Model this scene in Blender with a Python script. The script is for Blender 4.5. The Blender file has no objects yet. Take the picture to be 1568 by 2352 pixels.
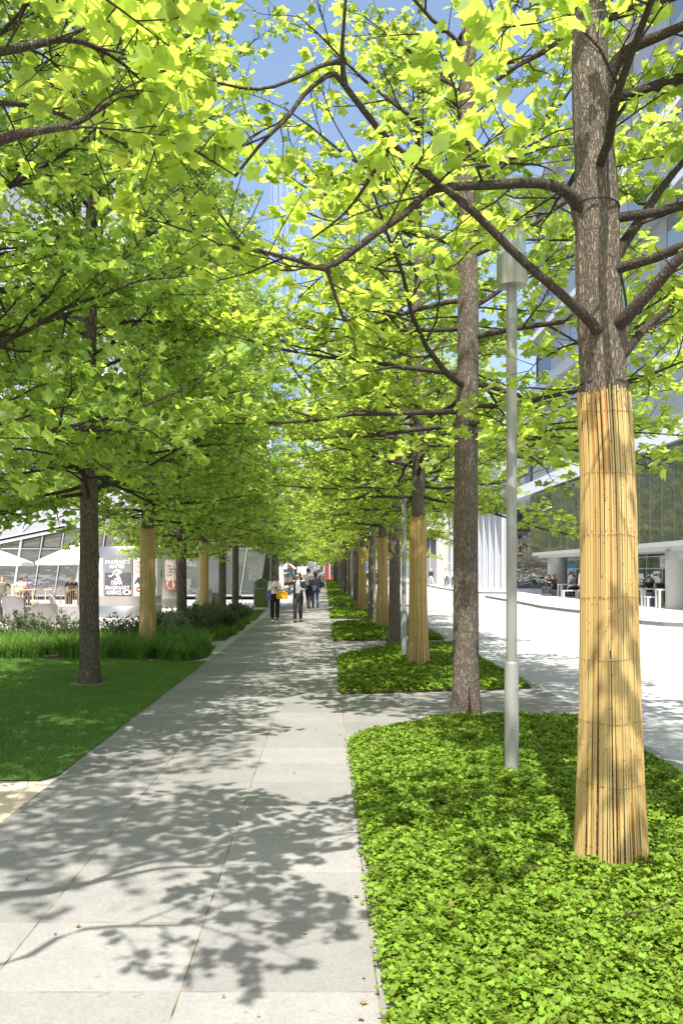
import bpy, math, random
import numpy as np
from mathutils import Vector, Matrix
from math import sin, cos, pi, radians

# ------------------------------------------------------------------ camera, sky, sun
scene = bpy.context.scene
COL = scene.collection
FL = 1987.0                     # focal length in photo pixels of a 1568 x 2352 copy
VX, VY, CH = 745.0, 1310.0, 1.7  # vanishing point of the avenue, eye height
cam = bpy.data.cameras.new('camera')
cam.sensor_fit = 'VERTICAL'; cam.sensor_height = 36.0; cam.lens = FL / 2352 * 36
cam.shift_x = (784 - VX) / 2352; cam.shift_y = (VY - 1176) / 2352
cam.clip_start = 0.05; cam.clip_end = 2000
camo = bpy.data.objects.new('camera', cam); COL.objects.link(camo)
camo.location = (0, 0, CH); camo.rotation_euler = (radians(90), 0, 0)
scene.camera = camo

SUN_EL, SUN_AZ = 62.0, 189.0      # azimuth clockwise from +Y
world = bpy.data.worlds.new('World'); scene.world = world; world.use_nodes = True
wn = world.node_tree.nodes; wl = world.node_tree.links
for n in list(wn): wn.remove(n)
wo = wn.new('ShaderNodeOutputWorld'); wb = wn.new('ShaderNodeBackground'); ws = wn.new('ShaderNodeTexSky')
ws.sky_type = 'NISHITA'; ws.sun_disc = False
ws.sun_elevation = radians(SUN_EL); ws.sun_rotation = radians(SUN_AZ)
ws.air_density = 1.25; ws.dust_density = 3.0; ws.ozone_density = 1.0
wb.inputs['Strength'].default_value = 0.135
wl.new(ws.outputs[0], wb.inputs['Color']); wl.new(wb.outputs[0], wo.inputs['Surface'])
sd = bpy.data.lights.new('sun', 'SUN'); sd.energy = 5.0; sd.angle = radians(0.53); sd.color = (1.0, 0.955, 0.88)
so = bpy.data.objects.new('sun', sd); COL.objects.link(so)
_az, _el = radians(SUN_AZ), radians(SUN_EL)
sdir = Vector((sin(_az)*cos(_el), cos(_az)*cos(_el), sin(_el)))
so.rotation_euler = sdir.to_track_quat('Z', 'Y').to_euler(); so.location = (0, -20, 40)
scene.view_settings.view_transform = 'Standard'; scene.view_settings.look = 'None'
scene.view_settings.exposure = 0.88; scene.view_settings.gamma = 1.0
scene.render.engine = 'CYCLES'
cy = scene.cycles
cy.use_denoising = True
cy.max_bounces = 10; cy.diffuse_bounces = 5; cy.transmission_bounces = 8; cy.transparent_max_bounces = 16
cy.glossy_bounces = 4; cy.caustics_reflective = False; cy.caustics_refractive = False
cy.sample_clamp_indirect = 8

def at(px, py, Y):
    return ((px-VX)/FL*Y, Y, CH-(py-VY)/FL*Y)
def gx(px, Y): return (px-VX)/FL*Y
def gz(py, Y): return CH-(py-VY)/FL*Y

# ------------------------------------------------------------------ helpers
def tag(o, label=None, cat=None, group=None, kind=None):
    if label: o['label'] = label
    if cat: o['category'] = cat
    if group: o['group'] = group
    if kind: o['kind'] = kind
    return o
def empty(name, loc=(0,0,0), rz=0.0, label=None, cat=None, group=None):
    o = bpy.data.objects.new(name, None); COL.objects.link(o)
    o.location = loc; o.rotation_euler = (0,0,rz); o.empty_display_size = .2
    return tag(o, label, cat, group)
def link_mesh(name, me, mat, parent=None):
    o = bpy.data.objects.new(name, me); COL.objects.link(o)
    if mat is not None and len(me.materials) == 0: me.materials.append(mat)
    if parent is not None: o.parent = parent
    return o
def np_mesh(name, V, F, attrs=None, smooth=False):
    """V (n,3); F (m,k) uniform polygons; attrs {name: per-face floats}"""
    me = bpy.data.meshes.new(name); V = np.asarray(V, np.float32); F = np.asarray(F, np.int32)
    me.vertices.add(len(V)); me.vertices.foreach_set('co', V.ravel())
    k = F.shape[1]; me.loops.add(F.size); me.loops.foreach_set('vertex_index', F.ravel())
    me.polygons.add(len(F)); me.polygons.foreach_set('loop_start', np.arange(len(F), dtype=np.int32)*k)
    if smooth: me.polygons.foreach_set('use_smooth', np.ones(len(F), bool))
    me.update(calc_edges=True)
    for an, av in (attrs or {}).items():
        a = me.attributes.new(an, 'FLOAT', 'FACE'); a.data.foreach_set('value', np.asarray(av, np.float32))
    return me

def rotm(rx=0, ry=0, rz=0): return (Matrix.Rotation(rz,4,'Z') @ Matrix.Rotation(ry,4,'Y') @ Matrix.Rotation(rx,4,'X'))

class MB:
    def __init__(s): s.v = []; s.f = []; s.c = []; s.cur = 0.5
    def add(s, vs, fs):
        b = len(s.v); s.v.extend([tuple(p) for p in vs]); s.f.extend([tuple(i+b for i in f) for f in fs]); s.c.extend([s.cur]*len(fs)); return s
    def box(s, x0,y0,z0, x1,y1,z1, M=None):
        vs = [Vector(p) for p in ((x0,y0,z0),(x1,y0,z0),(x1,y1,z0),(x0,y1,z0),(x0,y0,z1),(x1,y0,z1),(x1,y1,z1),(x0,y1,z1))]
        if M is not None: vs = [M @ p for p in vs]
        return s.add(vs, [(0,3,2,1),(4,5,6,7),(0,1,5,4),(1,2,6,5),(2,3,7,6),(3,0,4,7)])
    def bbox(s, x0,y0,z0, x1,y1,z1, b=.01, M=None):
        """box with chamfered vertical and top edges"""
        b = min(b, abs(x1-x0)*.45, abs(y1-y0)*.45, abs(z1-z0)*.45)
        def ring(i, z): return [(x0+i,y0+b,z),(x0+b,y0+i,z),(x1-b,y0+i,z),(x1-i,y0+b,z),(x1-i,y1-b,z),(x1-b,y1-i,z),(x0+b,y1-i,z),(x0+i,y1-b,z)]
        rs = [ring(b*.6,z0), ring(0,z0+b*.6), ring(0,z1-b), ring(b,z1)]
        vs = [Vector(p) for r in rs for p in r]
        if M is not None: vs = [M @ p for p in vs]
        fs = [tuple(range(7,-1,-1)), tuple(range(24,32))]
        for k in range(3):
            for i in range(8): j=(i+1)%8; fs.append((k*8+i,k*8+j,k*8+8+j,k*8+8+i))
        return s.add(vs, fs)
    def bar(s, a, b, w, h=None):
        """rectangular bar from a to b"""
        a, b = Vector(a), Vector(b); h = h or w; d = (b-a).normalized()
        up = Vector((0,0,1)) if abs(d.z) < .95 else Vector((0,1,0))
        r = d.cross(up).normalized(); u = r.cross(d)
        vs = [p + r*sx*w/2 + u*sz*h/2 for p in (a,b) for sx,sz in ((-1,-1),(1,-1),(1,1),(-1,1))]
        return s.add(vs, [(3,2,1,0),(4,5,6,7),(0,1,5,4),(1,2,6,5),(2,3,7,6),(3,0,4,7)])
    def tube(s, pts, rads, n=8, cap=True):
        P = [Vector(p) for p in pts]
        if not hasattr(rads,'__len__'): rads = [rads]*len(P)
        vs = []; prev = None
        for i,p in enumerate(P):
            t = (P[min(i+1,len(P)-1)] - P[max(i-1,0)]).normalized()
            if prev is None:
                ref = Vector((1,0,0)) if abs(t.x) < .9 else Vector((0,1,0)); r = (ref - t*ref.dot(t)).normalized()
            else: r = (prev - t*prev.dot(t)).normalized()
            prev = r; q = t.cross(r)
            for k in range(n):
                a = 2*pi*k/n; vs.append(p + (r*cos(a)+q*sin(a))*rads[i])
        fs = []
        for i in range(len(P)-1):
            for k in range(n): j=(k+1)%n; fs.append((i*n+k,i*n+j,i*n+n+j,i*n+n+k))
        if cap: fs.append(tuple(range(n-1,-1,-1))); fs.append(tuple(range((len(P)-1)*n, len(P)*n)))
        return s.add(vs, fs)
    def lathe(s, prof, n=24, c=(0,0,0), cap=True, a0=0, a1=2*pi):
        full = abs(a1-a0-2*pi) < 1e-6; m = n if full else n+1; vs = []
        for r,z in prof:
            for k in range(m):
                a = a0+(a1-a0)*k/n; vs.append((c[0]+r*cos(a), c[1]+r*sin(a), c[2]+z))
        fs = []
        for i in range(len(prof)-1):
            for k in range(n): j=(k+1)%m; fs.append((i*m+k,i*m+j,i*m+m+j,i*m+m+k))
        if cap and full: fs.append(tuple(range(m-1,-1,-1))); fs.append(tuple(range((len(prof)-1)*m, len(prof)*m)))
        return s.add(vs, fs)
    def prism(s, poly, z0, z1):
        n = len(poly); vs = [(x,y,z0) for x,y in poly]+[(x,y,z1) for x,y in poly]
        ar = sum(poly[i][0]*poly[(i+1)%n][1]-poly[(i+1)%n][0]*poly[i][1] for i in range(n))
        fs = [tuple(range(n-1,-1,-1)), tuple(range(n,2*n))]+[(i,(i+1)%n,n+(i+1)%n,n+i) for i in range(n)]
        if ar < 0: fs = [tuple(reversed(f)) for f in fs]
        return s.add(vs, fs)
    def ball(s, c, r, n=12, m=8, M=None):
        rx,ry,rz = r if hasattr(r,'__len__') else (r,r,r); vs=[]
        for i in range(m+1):
            th = pi*i/m
            for k in range(n):
                a=2*pi*k/n; p = Vector((rx*sin(th)*cos(a), ry*sin(th)*sin(a), rz*cos(th)))
                if M is not None: p = M @ p
                vs.append(p+Vector(c))
        fs=[]
        for i in range(m):
            for k in range(n): j=(k+1)%n; fs.append((i*n+k,i*n+n+k,i*n+n+j,i*n+j))
        return s.add(vs, fs)
    def quad(s, *p): return s.add(p, [tuple(range(len(p)))])
    def mesh(s, name, smooth=False):
        me = bpy.data.meshes.new(name); me.from_pydata(s.v, [], s.f)
        if smooth:
            me.polygons.foreach_set('use_smooth', [True]*len(me.polygons))
            try: me.set_sharp_from_angle(angle=radians(40))
            except Exception: pass
        a = me.attributes.new('tint','FLOAT','FACE'); a.data.foreach_set('value', s.c)
        me.update(); return me
    def build(s, name, mat, parent=None, smooth=False):
        return link_mesh(name, s.mesh(name, smooth), mat, parent)

def copy_tree(o, parent=None):
    c = o.copy(); COL.objects.link(c)
    if parent is not None: c.parent = parent
    for ch in o.children: copy_tree(ch, c)
    return c

# ------------------------------------------------------------------ materials
class NT:
    def __init__(s, name):
        s.m = bpy.data.materials.new(name); s.m.use_nodes = True; s.t = s.m.node_tree; s.n = s.t.nodes; s.l = s.t.links
        for n in list(s.n): s.n.remove(n)
        s.out = s.n.new('ShaderNodeOutputMaterial')
    def new(s, ty, **kw):
        n = s.n.new(ty)
        for k,v in kw.items(): setattr(n,k,v)
        return n
    def val(s, sock, v):
        if hasattr(v,'is_output') or isinstance(v, bpy.types.NodeSocket): s.l.new(v, sock)
        else:
            if sock.type == 'RGBA' and len(v) == 3: v = (*v,1)
            sock.default_value = v
    def math(s, op, a, b=None, clamp=False):
        n = s.new('ShaderNodeMath', operation=op, use_clamp=clamp); s.val(n.inputs[0],a)
        if b is not None: s.val(n.inputs[1],b)
        return n.outputs[0]
    def mix(s, f, a, b, bt='MIX'):
        n = s.new('ShaderNodeMix', data_type='RGBA', blend_type=bt); s.val(n.inputs[0],f); s.val(n.inputs[6],a); s.val(n.inputs[7],b); return n.outputs[2]
    def ramp(s, f, stops):
        n = s.new('ShaderNodeValToRGB'); s.val(n.inputs[0], f); e = n.color_ramp.elements
        while len(e) > 1: e.remove(e[0])
        e[0].position = stops[0][0]; e[0].color = (*stops[0][1],1)
        for p,c in stops[1:]: q = e.new(p); q.color = (*c,1)
        return n.outputs[0]
    def coord(s, scale=(1,1,1), kind='Object'):
        tc = s.new('ShaderNodeTexCoord'); mp = s.new('ShaderNodeMapping'); s.l.new(tc.outputs[kind], mp.inputs[0]); mp.inputs['Scale'].default_value = scale; return mp.outputs[0]
    def noise(s, scale, detail=3, rough=.5, vec=None):
        n = s.new('ShaderNodeTexNoise'); n.inputs['Scale'].default_value = scale; n.inputs['Detail'].default_value = detail; n.inputs['Roughness'].default_value = rough
        if vec is not None: s.l.new(vec, n.inputs['Vector'])
        return n.outputs[0]
    def vor(s, scale, vec=None, feature='F1'):
        n = s.new('ShaderNodeTexVoronoi', feature=feature); n.inputs['Scale'].default_value = scale
        if vec is not None: s.l.new(vec, n.inputs['Vector'])
        return n.outputs['Distance']
    def bump(s, h, strength=.3, dist=.01):
        n = s.new('ShaderNodeBump'); n.inputs['Strength'].default_value = strength; n.inputs['Distance'].default_value = dist; s.l.new(h, n.inputs['Height']); return n.outputs[0]
    def attr(s, name):
        n = s.new('ShaderNodeAttribute'); n.attribute_name = name; return n.outputs['Fac']
    def pbr(s, color, rough=.6, metal=0, bump=None, spec=.5, alpha=None):
        b = s.new('ShaderNodeBsdfPrincipled'); s.val(b.inputs['Base Color'], color); s.val(b.inputs['Roughness'], rough); s.val(b.inputs['Metallic'], metal)
        b.inputs['Specular IOR Level'].default_value = spec
        if bump is not None: s.l.new(bump, b.inputs['Normal'])
        return b.outputs[0]
    def done(s, sh): s.l.new(sh, s.out.inputs[0]); return s.m

def simple(name, col, rough=.6, metal=0, var=.12, nscale=8, bump=0, spec=.5):
    """plain surface with a little procedural unevenness"""
    t = NT(name); v = t.coord(); f = t.noise(nscale, 4, .6, v)
    lo = tuple(c*(1-var) for c in col); hi = tuple(min(1,c*(1+var)) for c in col)
    c = t.mix(f, lo, hi); r = t.math('ADD', rough-.06, t.math('MULTIPLY', f, .12))
    return t.done(t.pbr(c, r, metal, t.bump(f, bump, .01) if bump else None, spec))

def leaf_mat(name, dif, trans, gloss=.35, tw=.5, rough=.45, var=.35):
    t = NT(name); a = t.attr('tint')
    k = t.math('ADD', 1-var/2, t.math('MULTIPLY', a, var)); nn = t.noise(38, 3, .7, t.coord()); k = t.math('MULTIPLY', k, t.math('ADD', .82, t.math('MULTIPLY', nn, .36)))
    hs = t.new('ShaderNodeHueSaturation'); t.val(hs.inputs['Color'], dif); t.val(hs.inputs['Value'], k)
    t.val(hs.inputs['Hue'], t.math('ADD', .485, t.math('MULTIPLY', a, .03)))
    h2 = t.new('ShaderNodeHueSaturation'); t.val(h2.inputs['Color'], trans); t.val(h2.inputs['Value'], k)
    t.val(h2.inputs['Hue'], t.math('ADD', .515, t.math('MULTIPLY', a, -.03)))
    p = t.pbr(hs.outputs[0], rough, 0, None, gloss)
    tr = t.new('ShaderNodeBsdfTranslucent'); t.l.new(h2.outputs[0], tr.inputs[0])
    m = t.new('ShaderNodeMixShader'); m.inputs[0].default_value = tw; t.l.new(p, m.inputs[1]); t.l.new(tr.outputs[0], m.inputs[2])
    return t.done(m.outputs[0])

def paving(name, base, lx, ly, ox=0, oy=0, jw=.004, jcol=(.07,.07,.05), jy=.5, var=.05, speck=.18, wave=0.0):
    t = NT(name); v = t.coord(); sep = t.new('ShaderNodeSeparateXYZ'); t.l.new(v, sep.inputs[0])
    X, Y = sep.outputs[0], sep.outputs[1]
    def line(c, o, L, w):
        q = t.math('DIVIDE', t.math('SUBTRACT', c, o), L); fr = t.math('ABSOLUTE', t.math('SUBTRACT', t.math('FRACT', q), .5))
        return t.math('GREATER_THAN', fr, .5 - w/L), t.math('FLOOR', q)
    jx, ix = line(X, ox, lx, jw); jyy, iy = line(Y, oy, ly, jw*.7)
    cv = t.new('ShaderNodeCombineXYZ'); t.l.new(ix, cv.inputs[0]); t.l.new(iy, cv.inputs[1])
    wn_ = t.new('ShaderNodeTexWhiteNoise', noise_dimensions='2D'); t.l.new(cv.outputs[0], wn_.inputs[0])
    slab = t.math('ADD', 1-var, t.math('MULTIPLY', wn_.outputs[0], 2*var))
    n1 = t.noise(150, 2, .75, v); n2 = t.noise(1.3, 5, .65, v); n3 = t.noise(48, 3, .8, v)
    sp = t.math('ADD', 1-speck, t.math('MULTIPLY', n1, 2*speck)); st = t.math('ADD', .86, t.math('MULTIPLY', n2, .28))
    st = t.math('MULTIPLY', st, t.math('ADD', 1-speck, t.math('MULTIPLY', n3, 2*speck)))
    k = t.math('MULTIPLY', t.math('MULTIPLY', slab, sp), st)
    hs = t.new('ShaderNodeHueSaturation'); t.val(hs.inputs['Color'], base); t.val(hs.inputs['Value'], k)
    # small dark stains
    n4 = t.noise(14, 2, .5, v); stain = t.math('GREATER_THAN', n4, .69); n5 = t.noise(3.2, 6, .7, v)
    k = t.math('MULTIPLY', k, t.math('ADD', .80, t.math('MULTIPLY', n5, .4))); t.val(hs.inputs['Value'], k)
    c = t.mix(t.math('MULTIPLY', stain, .4), hs.outputs[0], tuple(b*.5 for b in base))
    nj = t.noise(7, 2, .5, v)
    jc = t.ramp(nj, [(.35, jcol), (.62, tuple(min(1,b*1.15) for b in (base[0]*.9, base[1]*.82, base[2]*.6)))])
    j = t.math('MAXIMUM', jx, t.math('MULTIPLY', jyy, jy)); c = t.mix(j, c, jc)
    return t.done(t.pbr(c, .75, 0, t.bump(n1, .25, .002), .35))

def bark_mat(name, dark, light, sc=1.0):
    t = NT(name); v = t.coord((60*sc,60*sc,11*sc)); w = t.noise(2.0, 3, .6, t.coord((3,3,1.5)))
    va = t.new('ShaderNodeVectorMath', operation='ADD'); t.l.new(v, va.inputs[0])
    sc_ = t.new('ShaderNodeVectorMath', operation='SCALE'); n = t.new('ShaderNodeTexNoise'); n.inputs['Scale'].default_value = 11; n.inputs['Detail'].default_value = 5; n.inputs['Roughness'].default_value = .7
    t.l.new(t.coord((1,1,.5)), n.inputs['Vector']); t.l.new(n.outputs[1], sc_.inputs[0]); sc_.inputs['Scale'].default_value = 3.5; t.l.new(sc_.outputs[0], va.inputs[1])
    d = t.vor(1.0, va.outputs[0], 'DISTANCE_TO_EDGE'); ridge = t.math('MINIMUM', t.math('MULTIPLY', d, 3.2), 1.0)
    f = t.noise(90, 3, .7, t.coord((1,1,.35)))
    c = t.mix(ridge, dark, light); c = t.mix(t.math('MULTIPLY', f, .75), c, tuple(x*.42 for x in light))
    pat = t.math('GREATER_THAN', t.noise(11, 4, .7, t.coord()), .62)
    c = t.mix(t.math('MULTIPLY', pat, .35), c, (.33,.33,.27))
    c = t.mix(t.math('MULTIPLY', w, .45), c, tuple(x*.6 for x in dark))
    h = t.math('ADD', ridge, t.math('MULTIPLY', f, .35))
    return t.done(t.pbr(c, .9, 0, t.bump(h, .9, .012), .2))

def glass_mat(name, tint=(.75,.82,.8), refl=.5, see=.6, rough=.02, gcol=(.9,.95,.93), fk=.9, wob=.16):
    """architectural glass: part mirror, part see-through, part tinted body"""
    t = NT(name); fr = t.new('ShaderNodeFresnel'); fr.inputs[0].default_value = 1.5
    g = t.new('ShaderNodeBsdfGlossy'); t.val(g.inputs['Color'], gcol); g.inputs['Roughness'].default_value = rough
    nz = t.noise(.9, 2, .5, t.coord((1,.35,2.2))); t.l.new(t.bump(nz, wob, .05), g.inputs['Normal'])
    tr = t.new('ShaderNodeBsdfTransparent'); t.val(tr.inputs[0], tint)
    di = t.new('ShaderNodeBsdfDiffuse'); t.val(di.inputs[0], tuple(x*.45 for x in tint))
    m1 = t.new('ShaderNodeMixShader'); m1.inputs[0].default_value = 1-see; t.l.new(tr.outputs[0], m1.inputs[1]); t.l.new(di.outputs[0], m1.inputs[2])
    k = t.math('ADD', refl*.5, t.math('MULTIPLY', fr.outputs[0], fk), True)
    m2 = t.new('ShaderNodeMixShader'); t.l.new(k, m2.inputs[0]); t.l.new(m1.outputs[0], m2.inputs[1]); t.l.new(g.outputs[0], m2.inputs[2])
    return t.done(m2.outputs[0])

M = {}
M['path'] = paving('granite_path', (.245,.236,.225), .795, .685, -2.17, 3.48, jw=.0045, jy=.75, var=.12, speck=.30)
M['street'] = paving('granite_street', (.40,.40,.40), 1.6, 1.1, 3.1, .2, jw=.006, jcol=(.25,.25,.25), jy=.8, var=.05, speck=.12)
M['plaza'] = paving('pale_plaza', (.58,.53,.50), 1.2, 1.2, 0, 0, jw=.004, jcol=(.3,.28,.26), jy=.9, var=.03, speck=.08)
M['tile'] = paving('beige_tiles', (.62,.50,.38), .6, .3, 0, 0, jw=.004, jcol=(.25,.18,.12), jy=.9, var=.06, speck=.1)
M['terrace'] = paving('terrace_slabs', (.52,.52,.51), 2.4, 1.2, 0, 0, jw=.006, jcol=(.25,.25,.25), jy=.8, var=.03, speck=.08)
M['kerb'] = simple('kerb_granite', (.17,.16,.15), .8, var=.2, nscale=60, bump=.2)
M['asphalt'] = simple('side_road', (.20,.20,.21), .85, var=.1, nscale=80)
M['soil'] = simple('soil', (.06,.045,.03), .95, var=.5, nscale=40, bump=.5)
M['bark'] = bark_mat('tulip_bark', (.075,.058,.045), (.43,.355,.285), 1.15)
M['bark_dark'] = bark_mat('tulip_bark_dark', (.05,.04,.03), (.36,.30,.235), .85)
M['limb'] = bark_mat('limb_bark', (.045,.034,.026), (.21,.17,.135), 1.8)
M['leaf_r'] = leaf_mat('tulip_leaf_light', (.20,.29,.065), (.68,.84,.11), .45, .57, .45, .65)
M['leaf_l'] = leaf_mat('tulip_leaf_shaded', (.16,.25,.06), (.62,.82,.11), .6, .53, .38, .6)  # same leaf, coloured darker to stand for the denser shade on the left
M['cover'] = leaf_mat('ground_cover_leaf', (.155,.25,.024), (.30,.41,.03), .2, .25, .55, .9)
M['grass'] = leaf_mat('lawn_grass', (.15,.27,.04), (.28,.46,.05), .1, .3, .7, .5)
M['blade'] = leaf_mat('border_grass', (.10,.21,.03), (.24,.42,.04), .35, .3, .45, .6)
M['shrub'] = leaf_mat('shrub_leaf', (.17,.21,.11), (.20,.28,.10), .1, .25, .6, .6)
# ------------------------------------------------------------------ trees
_half = [(0,0),(.16,-.06),(.36,.0),(.40,.10),(.56,.27),(.42,.34),(.33,.44),(.36,.60),(.46,.84),(.26,.80),(.10,.82),(0,.72)]
LV = [(x,y) for x,y in _half] + [(-x,y) for x,y in _half[1:-1]]     # mirrored
LV = np.array([(x, y, (abs(x)*.30 - .22*y*y)) for x,y in LV])
LF = np.array([list(range(12)),[11]+list(range(21,11,-1))+[0]])

def nrm(a): return a/np.maximum(np.linalg.norm(a, axis=-1, keepdims=True), 1e-9)

def leaf_mesh(name, P, D, N, S, rng, lv=LV, lf=LF):
    """P positions, D pointing directions, N normals, S sizes"""
    P=np.array(P); D=nrm(np.array(D)); N=np.array(N); S=np.array(S)
    N = nrm(N - D*np.sum(N*D,1,keepdims=True)); R = np.cross(D, N)
    asp = rng.uniform(.85,1.15,len(P)); curl = rng.uniform(-.6,1.6,len(P))
    V = P[:,None,:] + S[:,None,None]*(lv[None,:,0,None]*R[:,None,:]*asp[:,None,None] + lv[None,:,1,None]*D[:,None,:] + lv[None,:,2,None]*N[:,None,:]*curl[:,None,None])
    F = (np.arange(len(P))[:,None,None]*len(lv) + lf[None]).reshape(-1, lf.shape[1])
    t = np.repeat(rng.random(len(P)), len(lf))
    return np_mesh(name, V.reshape(-1,3), F, {'tint': t})

class Tubes:
    def __init__(s): s.V=[]; s.F=[]; s.n=0
    def add(s, P, R, k):
        P=np.asarray(P,float); m=len(P); T=np.gradient(P,axis=0); T=nrm(T)
        ref=np.where(np.abs(T[:,2:3])<.9, np.array([[0,0,1.]]), np.array([[1.,0,0]]))
        if np.abs(T[0,2])>=.75: ref=np.tile(np.array([[1.,0,0]]),(m,1))
        A=nrm(np.cross(T,ref)); B=np.cross(T,A); a=np.arange(k)*2*pi/k
        V=P[:,None]+R[:,None,None]*(A[:,None]*np.cos(a)[None,:,None]+B[:,None]*np.sin(a)[None,:,None])
        i=np.arange(m-1)[:,None]*k; j=np.arange(k)[None]; jn=(j+1)%k
        F=np.stack([i+j,i+jn,i+k+jn,i+k+j],-1).reshape(-1,4)+s.n
        s.V.append(V.reshape(-1,3)); s.F.append(F); s.n+=m*k
    def mesh(s,name): return np_mesh(name, np.concatenate(s.V), np.concatenate(s.F), smooth=True)

def wander(rng, p, d, L, n, wob, up):
    P=[np.array(p,float)]; d=np.array(d,float); d/=np.linalg.norm(d)
    for i in range(n):
        d = d + rng.normal(0,wob,3) + np.array([0,0,up]); d/=np.linalg.norm(d); P.append(P[-1]+d*L/n)
    return np.array(P)

def spline(pts, n):
    P=np.array(pts,float); m=len(P); ts=np.linspace(0,m-1.0001,n); out=[]
    Q=np.vstack([2*P[0]-P[1],P,2*P[-1]-P[-2]])
    for t in ts:
        i=int(t); u=t-i; a,b,c,d=Q[i],Q[i+1],Q[i+2],Q[i+3]
        out.append(.5*((2*b)+(-a+c)*u+(2*a-5*b+4*c-d)*u*u+(-a+3*b-3*c+d)*u**3))
    return np.array(out)

class Crown:
    def __init__(s, seed, leaf=.14, tilt=.45, droop=.25, dens=1.0, twk=3):
        s.rng=np.random.default_rng(seed); s.T=Tubes(); s.P=[];s.D=[];s.N=[];s.S=[]; s.leaf=leaf; s.tilt=tilt; s.droop=droop; s.dens=dens
    def leaf_at(s, p, d, sz=1.0):
        r=s.rng; a=r.normal(0,.9); d=np.array(d); h=np.array([d[0]*cos(a)-d[1]*sin(a), d[0]*sin(a)+d[1]*cos(a), 0]); h/=max(1e-6,np.linalg.norm(h))
        pl=r.uniform(.03,.09)*s.leaf/.14; up=r.uniform(-.3,.5)
        q=p+(h*.8+np.array([0,0,up]))*pl
        if s.leaf>.1: s.T.add(np.array([p,q]), np.array([.0014,.001]), 3)
        s.P.append(q); s.D.append(h+np.array([0,0,-s.droop+r.normal(0,.3)])); s.N.append(np.array([0,0,1.])+r.normal(0,s.tilt,3)+h*.15)
        s.S.append(s.leaf*r.choice([.5,.7,.85,1,1.1,1.25])*sz)
    def dress(s, P, R, t0=.25, step=.22, lmul=1.0):
        r=s.rng; L=np.sum(np.linalg.norm(np.diff(P,axis=0),axis=1)); n=max(2,int(L*(1-t0)/step)); m=len(P)
        for i in range(n+1):
            t=t0+(1-t0)*(i+r.uniform(-.3,.3))/n; t=min(max(t,0),.999); x=t*(m-1); k=int(x); u=x-k
            p=P[k]*(1-u)+P[k+1]*u; tg=nrm(P[k+1]-P[k]); sg=1 if i%2 else -1
            a=sg*radians(r.uniform(30,70)) if i<n else 0
            d=np.array([tg[0]*cos(a)-tg[1]*sin(a), tg[0]*sin(a)+tg[1]*cos(a), tg[2]*.4+r.uniform(-.35,.5)])
            l=min(1.5,max(.28,(.24+.42*(1-t))*L*r.uniform(.6,1.15)))*lmul
            S=wander(r,p,d,l,4,.14,.02); r0=min(R[k]*.6,.012*max(.5,l)); s.T.add(S, np.linspace(r0,.003,5), 4)
            s.twigs(S,l,d)
    def twigs(s,S,l,d):
        r=s.rng; nt=max(2,int(l/.15*s.dens))
        for j in range(nt):
            tt=.2+.8*(j+r.random()*.6)/nt; tt=min(tt,.999); x=tt*4; kk=int(x); uu=x-kk; q=S[kk]*(1-uu)+S[kk+1]*uu
            tg=nrm(S[kk+1]-S[kk]); a=(1 if j%2 else -1)*radians(r.uniform(25,80)); e=np.array([tg[0]*cos(a)-tg[1]*sin(a), tg[0]*sin(a)+tg[1]*cos(a), tg[2]+r.uniform(-.1,.6)])
            tl=r.uniform(.1,.32); W=wander(r,q,e,tl,2,.2,.1); s.T.add(W,np.array([.0035,.0028,.002]),3)
            for z in range(r.integers(3,6)):
                w=r.random(); s.leaf_at(W[1]*(1-w)+W[2]*w, e)
            s.leaf_at(W[2],e,.8)
        for z in range(4): s.leaf_at(S[-1], nrm(S[-1]-S[-2])+r.normal(0,.4,3))
    def finish(s,name,zt=5.6,keep=.60,low=1.0):
        P=np.array(s.P); k=s.rng.random(len(P))<np.where(P[:,2]<zt,low,low-(low-keep)*np.clip((P[:,2]-zt)/1.5,0,1))
        for q in 'PDNS': setattr(s,q,np.array(getattr(s,q))[k])
        print(name,len(s.P))
        return s.T.mesh(name+'_limbs'), leaf_mesh(name+'_leaves', s.P,s.D,s.N,s.S,s.rng)

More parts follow.
